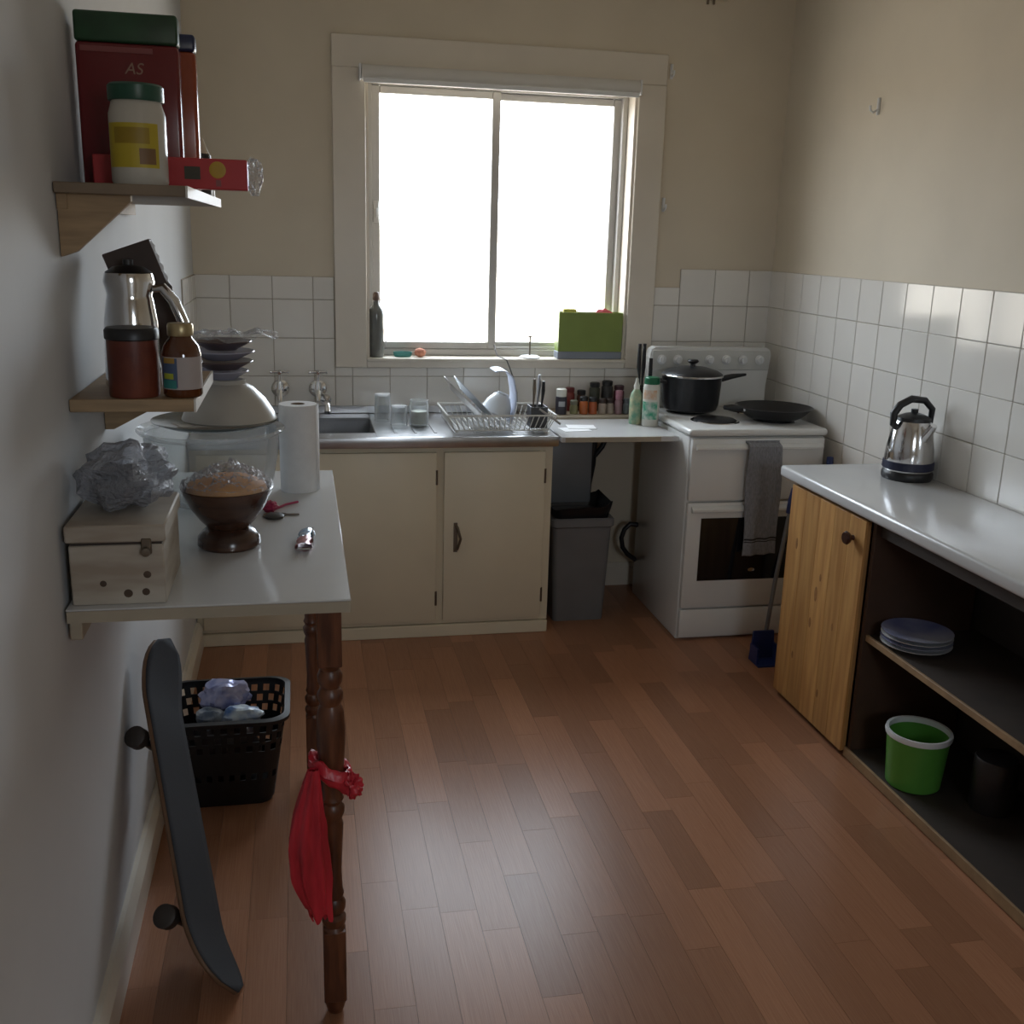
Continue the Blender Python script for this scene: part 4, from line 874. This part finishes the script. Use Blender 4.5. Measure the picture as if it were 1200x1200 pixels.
# scouring cleaner canister and pump bottle
q = (1.464, 4.235)
cl = thing('cleaner_canister', 'white and green cleaner canister with a green cap beside the stove', 'bottle', (*q, tz2))
M_cream = mat('cream_white_plastic', (.66, .65, .58), .3, var=.04)
obj('can_body', B().lathe([(0, tz2), (.034, tz2), (.036, tz2+.004), (.036, tz2+.165), (.033, tz2+.178), (0, tz2+.180)], (*q, 0), 30), M_cream, cl)
obj('cap', B().lathe([(0, tz2+.178), (.032, tz2+.178), (.033, tz2+.181), (.032, tz2+.204), (.028, tz2+.208), (0, tz2+.209)], (*q, 0), 30), mat('green_cap', (.01, .14, .06), .35, var=.1), cl)
wraplabel(cl, 'label', .0364, tz2+.03, tz2+.105, 180, 300, mat('green_white_label', (.05, .34, .20), .4, col2=(.60, .65, .58), scale=38), q)
wraplabel(cl, 'label_picture', .0366, tz2+.115, tz2+.155, 190, 290, mat('peach_picture', (.60, .36, .22), .4, col2=(.62, .58, .5), scale=45), q)
q2 = (1.412, 4.28)
dl = thing('detergent_bottle', 'small yellow and white detergent bottle beside the cleaner canister', 'bottle', (*q2, tz2))
obj('bottle_body', B().lathe([(0, tz2), (.026, tz2), (.028, tz2+.004), (.028, tz2+.10), (.024, tz2+.13), (.012, tz2+.15), (0, tz2+.15)], (*q2, 0), 24), mat('green_yellow_label', (.56, .53, .33), .35, col2=(.14, .33, .22), scale=30), dl)
obj('nozzle', B().lathe([(.012, tz2+.149), (.013, tz2+.165), (.007, tz2+.18), (.006, tz2+.195), (0, tz2+.196)], (*q2, 0), 18), M_cream, dl)
q3 = (1.463, 4.36)
ut = thing('utensil_pot', 'dark utensil pot behind the cleaner canister', 'pot', (*q3, tz2))
obj('pot_wall', B().lathe([(0, tz2), (.032, tz2), (.035, tz2+.004), (.038, tz2+.15), (.035, tz2+.15), (.031, tz2+.008), (0, tz2+.007)], (*q3, 0), 28), mat('dark_brown_glaze', (.045, .03, .025), .25, var=.2), ut)
for i, (dx, dy, tx, ty, hgt, lab) in enumerate(((-.012, 0, -.024, -.008, .335, 'tall black utensil handle nearest the sink'), (.0, .006, .0, .0, .335, 'tall black utensil handle in the middle of the pot'), (.012, -.008, .026, -.02, .275, 'shorter black utensil handle nearest the stove'))):
    o = obj('utensil', B().tube([(q3[0]+dx, q3[1]+dy, tz2+.009), (q3[0]+dx*.4+tx*.5, q3[1]+dy+ty*.5, tz2+hgt*.55), (q3[0]+tx, q3[1]+ty, tz2+hgt*.7), (q3[0]+tx, q3[1]+ty, tz2+hgt)], [.003, .004, .0095, .008], 8), M_black)
    tag(o, lab, 'utensil', 'utensils in the dark pot')
# spice jars along the ledge
lz = .8625
def spice(x, y, r, hgt, body, cap, label, caph=.02, neck=.75):
    t = thing('spice_jar', label, 'jar', (x, y, lz), 'spice jars on the ledge')
    obj('jar_body', B().lathe([(0, lz), (r, lz), (r, lz+hgt-caph-.008), (r*neck, lz+hgt-caph), (0, lz+hgt-caph)], (x, y, 0), 18), body, t)
    obj('cap', B().lathe([(0, lz+hgt-caph), (r*.92, lz+hgt-caph), (r*.95, lz+hgt-.003), (r*.8, lz+hgt), (0, lz+hgt)], (x, y, 0), 18), cap, t)
    return t
def cm(n, c): return mat(n, c, .4, var=.2, scale=40)
t = spice(1.128, 4.47, .025, .112, cm('ink_label', (.035, .03, .045)), M_cream, 'dark pepper shaker with a wide white cap on the ledge', .034, .95)
wraplabel(t, 'label', .0254, lz+.035, lz+.058, 230, 300, cm('grey_print', (.40, .42, .45)), (1.128, 4.47))
spice(1.19, 4.56, .022, .105, cm('brick_red_spice', (.22, .035, .025)), cm('dark_red_cap', (.16, .02, .02)), 'brick red jar with a red cap behind the others')
spice(1.188, 4.475, .018, .060, cm('olive_spice', (.26, .25, .12)), cm('olive_cap', (.20, .2, .14)), 'short olive jar beside the pepper shaker')
spice(1.232, 4.47, .019, .078, cm('orange_spice', (.50, .13, .03)), M_black, 'orange jar with a black cap nearer the olive jar')
spice(1.274, 4.47, .019, .075, cm('rust_spice', (.46, .11, .035)), M_black, 'rust orange jar with a black cap beside the cream jars')
spice(1.318, 4.47, .018, .068, cm('cream_label', (.44, .36, .30)), cm('brown_cap', (.05, .03, .025)), 'cream labelled jar with a brown cap beside the orange jars')
spice(1.355, 4.475, .018, .068, cm('beige_label', (.40, .33, .27)), cm('brown_cap', (.05, .03, .025)), 'beige labelled jar with a brown cap beside the pink shaker')
spice(1.392, 4.465, .017, .105, cm('dusty_pink', (.38, .23, .25)), cm('pink_cap', (.45, .20, .26)), 'slim dusty pink shaker with a pointed cap', .04, .6)
spice(1.431, 4.47, .017, .068, cm('slate_label', (.25, .29, .32)), cm('slate_cap', (.18, .2, .22)), 'slate grey jar at the end of the row')
spice(1.305, 4.56, .024, .128, cm('dark_leaf_spice', (.05, .055, .035)), M_black, 'tall dark green jar at the back of the ledge')
spice(1.365, 4.565, .026, .135, cm('black_jar', (.03, .03, .03)), M_black, 'tall black jar at the back of the ledge')
spice(1.42, 4.56, .024, .115, cm('plum_spice', (.14, .03, .05)), cm('plum_cap', (.06, .02, .03)), 'plum red jar at the back corner of the ledge')
spice(1.245, 4.565, .021, .092, cm('brown_spice', (.12, .05, .03)), M_black, 'brown jar with a black cap at the back of the ledge')

# ------------------------------------------------------------------ window sill
wz = WZ0+.0035
vb = thing('swing_top_bottle', 'dark grey-green glass bottle with a stopper on the window sill', 'bottle', (.328, 4.662, wz))
vx, vy = .328, 4.662
obj('bottle_glass', B().lathe([(0, wz), (.031, wz), (.034, wz+.005), (.033, wz+.07), (.036, wz+.11), (.033, wz+.15), (.035, wz+.185), (.030, wz+.205), (.014, wz+.225), (.012, wz+.245), (0, wz+.246)], (vx, vy, 0), 28), mat('grey_green_glass', (.17, .175, .16), .12, spec=.7, var=.25), vb)
obj('stopper', B().lathe([(.013, wz+.244), (.015, wz+.25), (.014, wz+.272), (.008, wz+.28), (0, wz+.281)], (vx, vy, 0), 18), mat('brown_stopper', (.14, .08, .06), .5, var=.2), vb)
obj('wire_clip', B().tube([(vx+.014, vy, wz+.26), (vx+.026, vy, wz+.23), (vx+.04, vy, wz+.18), (vx+.038, vy, wz+.12), (vx+.043, vy, wz+.07), (vx+.038, vy, wz+.03)], .002, 6), M_steel, vb)
tag(obj('soap_dish', B().lathe([(0, wz), (.034, wz), (.040, wz+.008), (.042, wz+.022), (.039, wz+.022), (.036, wz+.010), (0, wz+.008)], (.445, 4.668, 0), 28, sy=.55), mat('teal_plastic', (.06, .28, .26), .35, var=.1)), 'small teal soap dish on the window sill', 'soap dish')
tag(obj('peach_sponge', crumple((.522, 4.662, wz+.0195), (.026, .022, .020), 7.7, .12, 3), mat('peach_foam', (.60, .27, .18), .9, col2=(.5, .2, .13), scale=50, bump=.4)), 'round peach-coloured sponge beside the soap dish', 'sponge')
pl = thing('sink_plug', 'white disc with an upright rod on the window sill', 'plug', (1.018, 4.652, wz))
obj('disc', B().lathe([(0, wz), (.046, wz), (.048, wz+.004), (.040, wz+.010), (0, wz+.012)], (1.018, 4.652, 0), 28), M_white, pl)
obj('rod', B().tube([(1.018, 4.652, wz+.010), (1.018, 4.652, wz+.10)], .004, 8).tube([(1.006, 4.652, wz+.096), (1.03, 4.652, wz+.096)], .003, 6), M_dkmetal, pl)
gt = thing('green_box', 'green plastic box with a grey base strip on the window sill', 'box', (1.287, 4.645, wz))
gx0, gx1, gy0, gy1 = 1.140, 1.436, 4.612, 4.682
M_gr = mat('leaf_green_plastic', (.22, .285, .06), .4, var=.12, scale=6)
b = B().box(gx0, gx1, gy0, gy0+.004, wz+.034, wz+.208, .001).box(gx0, gx0+.004, gy0+.004, gy1, wz+.034, wz+.208).box(gx1-.004, gx1, gy0+.004, gy1, wz+.034, wz+.208).box(gx0, gx1, gy1, gy1+.004, wz+.034, wz+.208)
obj('walls', b, M_gr, gt, smooth=0)
obj('base_strip', B().box(gx0-.002, gx1+.002, gy0-.002, gy1+.006, wz, wz+.034, .003), mat('blue_grey_plastic', (.22, .24, .28), .4, var=.08), gt)
tag(obj('red_cloth', crumple((1.36, 4.650, wz+.150), (.060, .028, .075), 3.9, .15, 2.5), mat('coral_red_cloth', (.60, .08, .10), .7, var=.3, scale=20)), 'red folded cloth sticking out of the green box', 'cloth')
tag(obj('yellow_sponge', B().box(1.165, 1.225, 4.635, 4.665, wz+.036, wz+.222, .006, 2), mat('yellow_foam', (.55, .50, .15), .9, var=.2, scale=60, bump=.3)), 'yellow-green sponge standing in the green box', 'sponge')
tag(obj('cable', B().tube([(.862, 4.70, wz+.05), (.87, 4.66, wz+.008), (.885, 4.62, wz+.004), (.90, 4.588, wz-.004), (.915, 4.582, wz-.04), (.935, 4.585, wz-.09), (.95, 4.585, 1.0-.06), (.955, 4.59, bz+.004)], .0028, 6), mat('grey_cable', (.10, .09, .085), .5, var=.1)), 'thin dark cable trailing over the window sill to the bench', 'cable')

# ------------------------------------------------------------------ wall hooks and vent
def hook(name, p, n, label):
    t = thing(name, label, 'hook', p)
    p = Vector(p); n = Vector(n); s = n.cross(Vector((0, 0, 1)))
    b = B().tube([p-Vector((0, 0, .03))+n*.002, p+Vector((0, 0, .03))+n*.002], .007, 8)
    obj('plate', b, M_white, t)
    obj('hook_arm', B().tube([p-Vector((0, 0, .012))+n*.006, p-Vector((0, 0, .022))+n*.022, p-Vector((0, 0, .014))+n*.034, p+Vector((0, 0, .002))+n*.036], .0045, 8), M_white, t)
hook('wall_hook', (XR-.0005, 3.834, 2.128), (-1, 0, 0), 'white hook high on the right wall')
hook('wall_hook', (1.60, YB-.0005, 1.773), (0, -1, 0), 'small white hook on the wall beside the window')
hook('wall_hook', (1.60, YB-.0005, 2.325), (0, -1, 0), 'white hook by the top corner of the window surround')
vt = thing('wall_vent', 'dark slotted air vent high on the wall above the window corner', 'vent', (1.725, YB-.01, 2.612))
obj('vent_frame', B().box(1.62, 1.83, YB-.010, YB-.0005, 2.618, 2.63).box(1.62, 1.83, YB-.010, YB-.0005, 2.712, 2.724).box(1.62, 1.632, YB-.010, YB-.0005, 2.63, 2.712).box(1.818, 1.83, YB-.010, YB-.0005, 2.63, 2.712), M_wall, vt, smooth=0)
for k in range(6): obj('slat', B().box(1.632, 1.818, YB-.008, YB-.0005, 2.634+k*.0135, 2.641+k*.0135), M_dkmetal, vt, smooth=0)
for x in (1.735, 1.762): obj('pull_tab', B().box(x, x+.010, YB-.016, YB-.009, 2.600, 2.622, .002), M_dkmetal, vt)
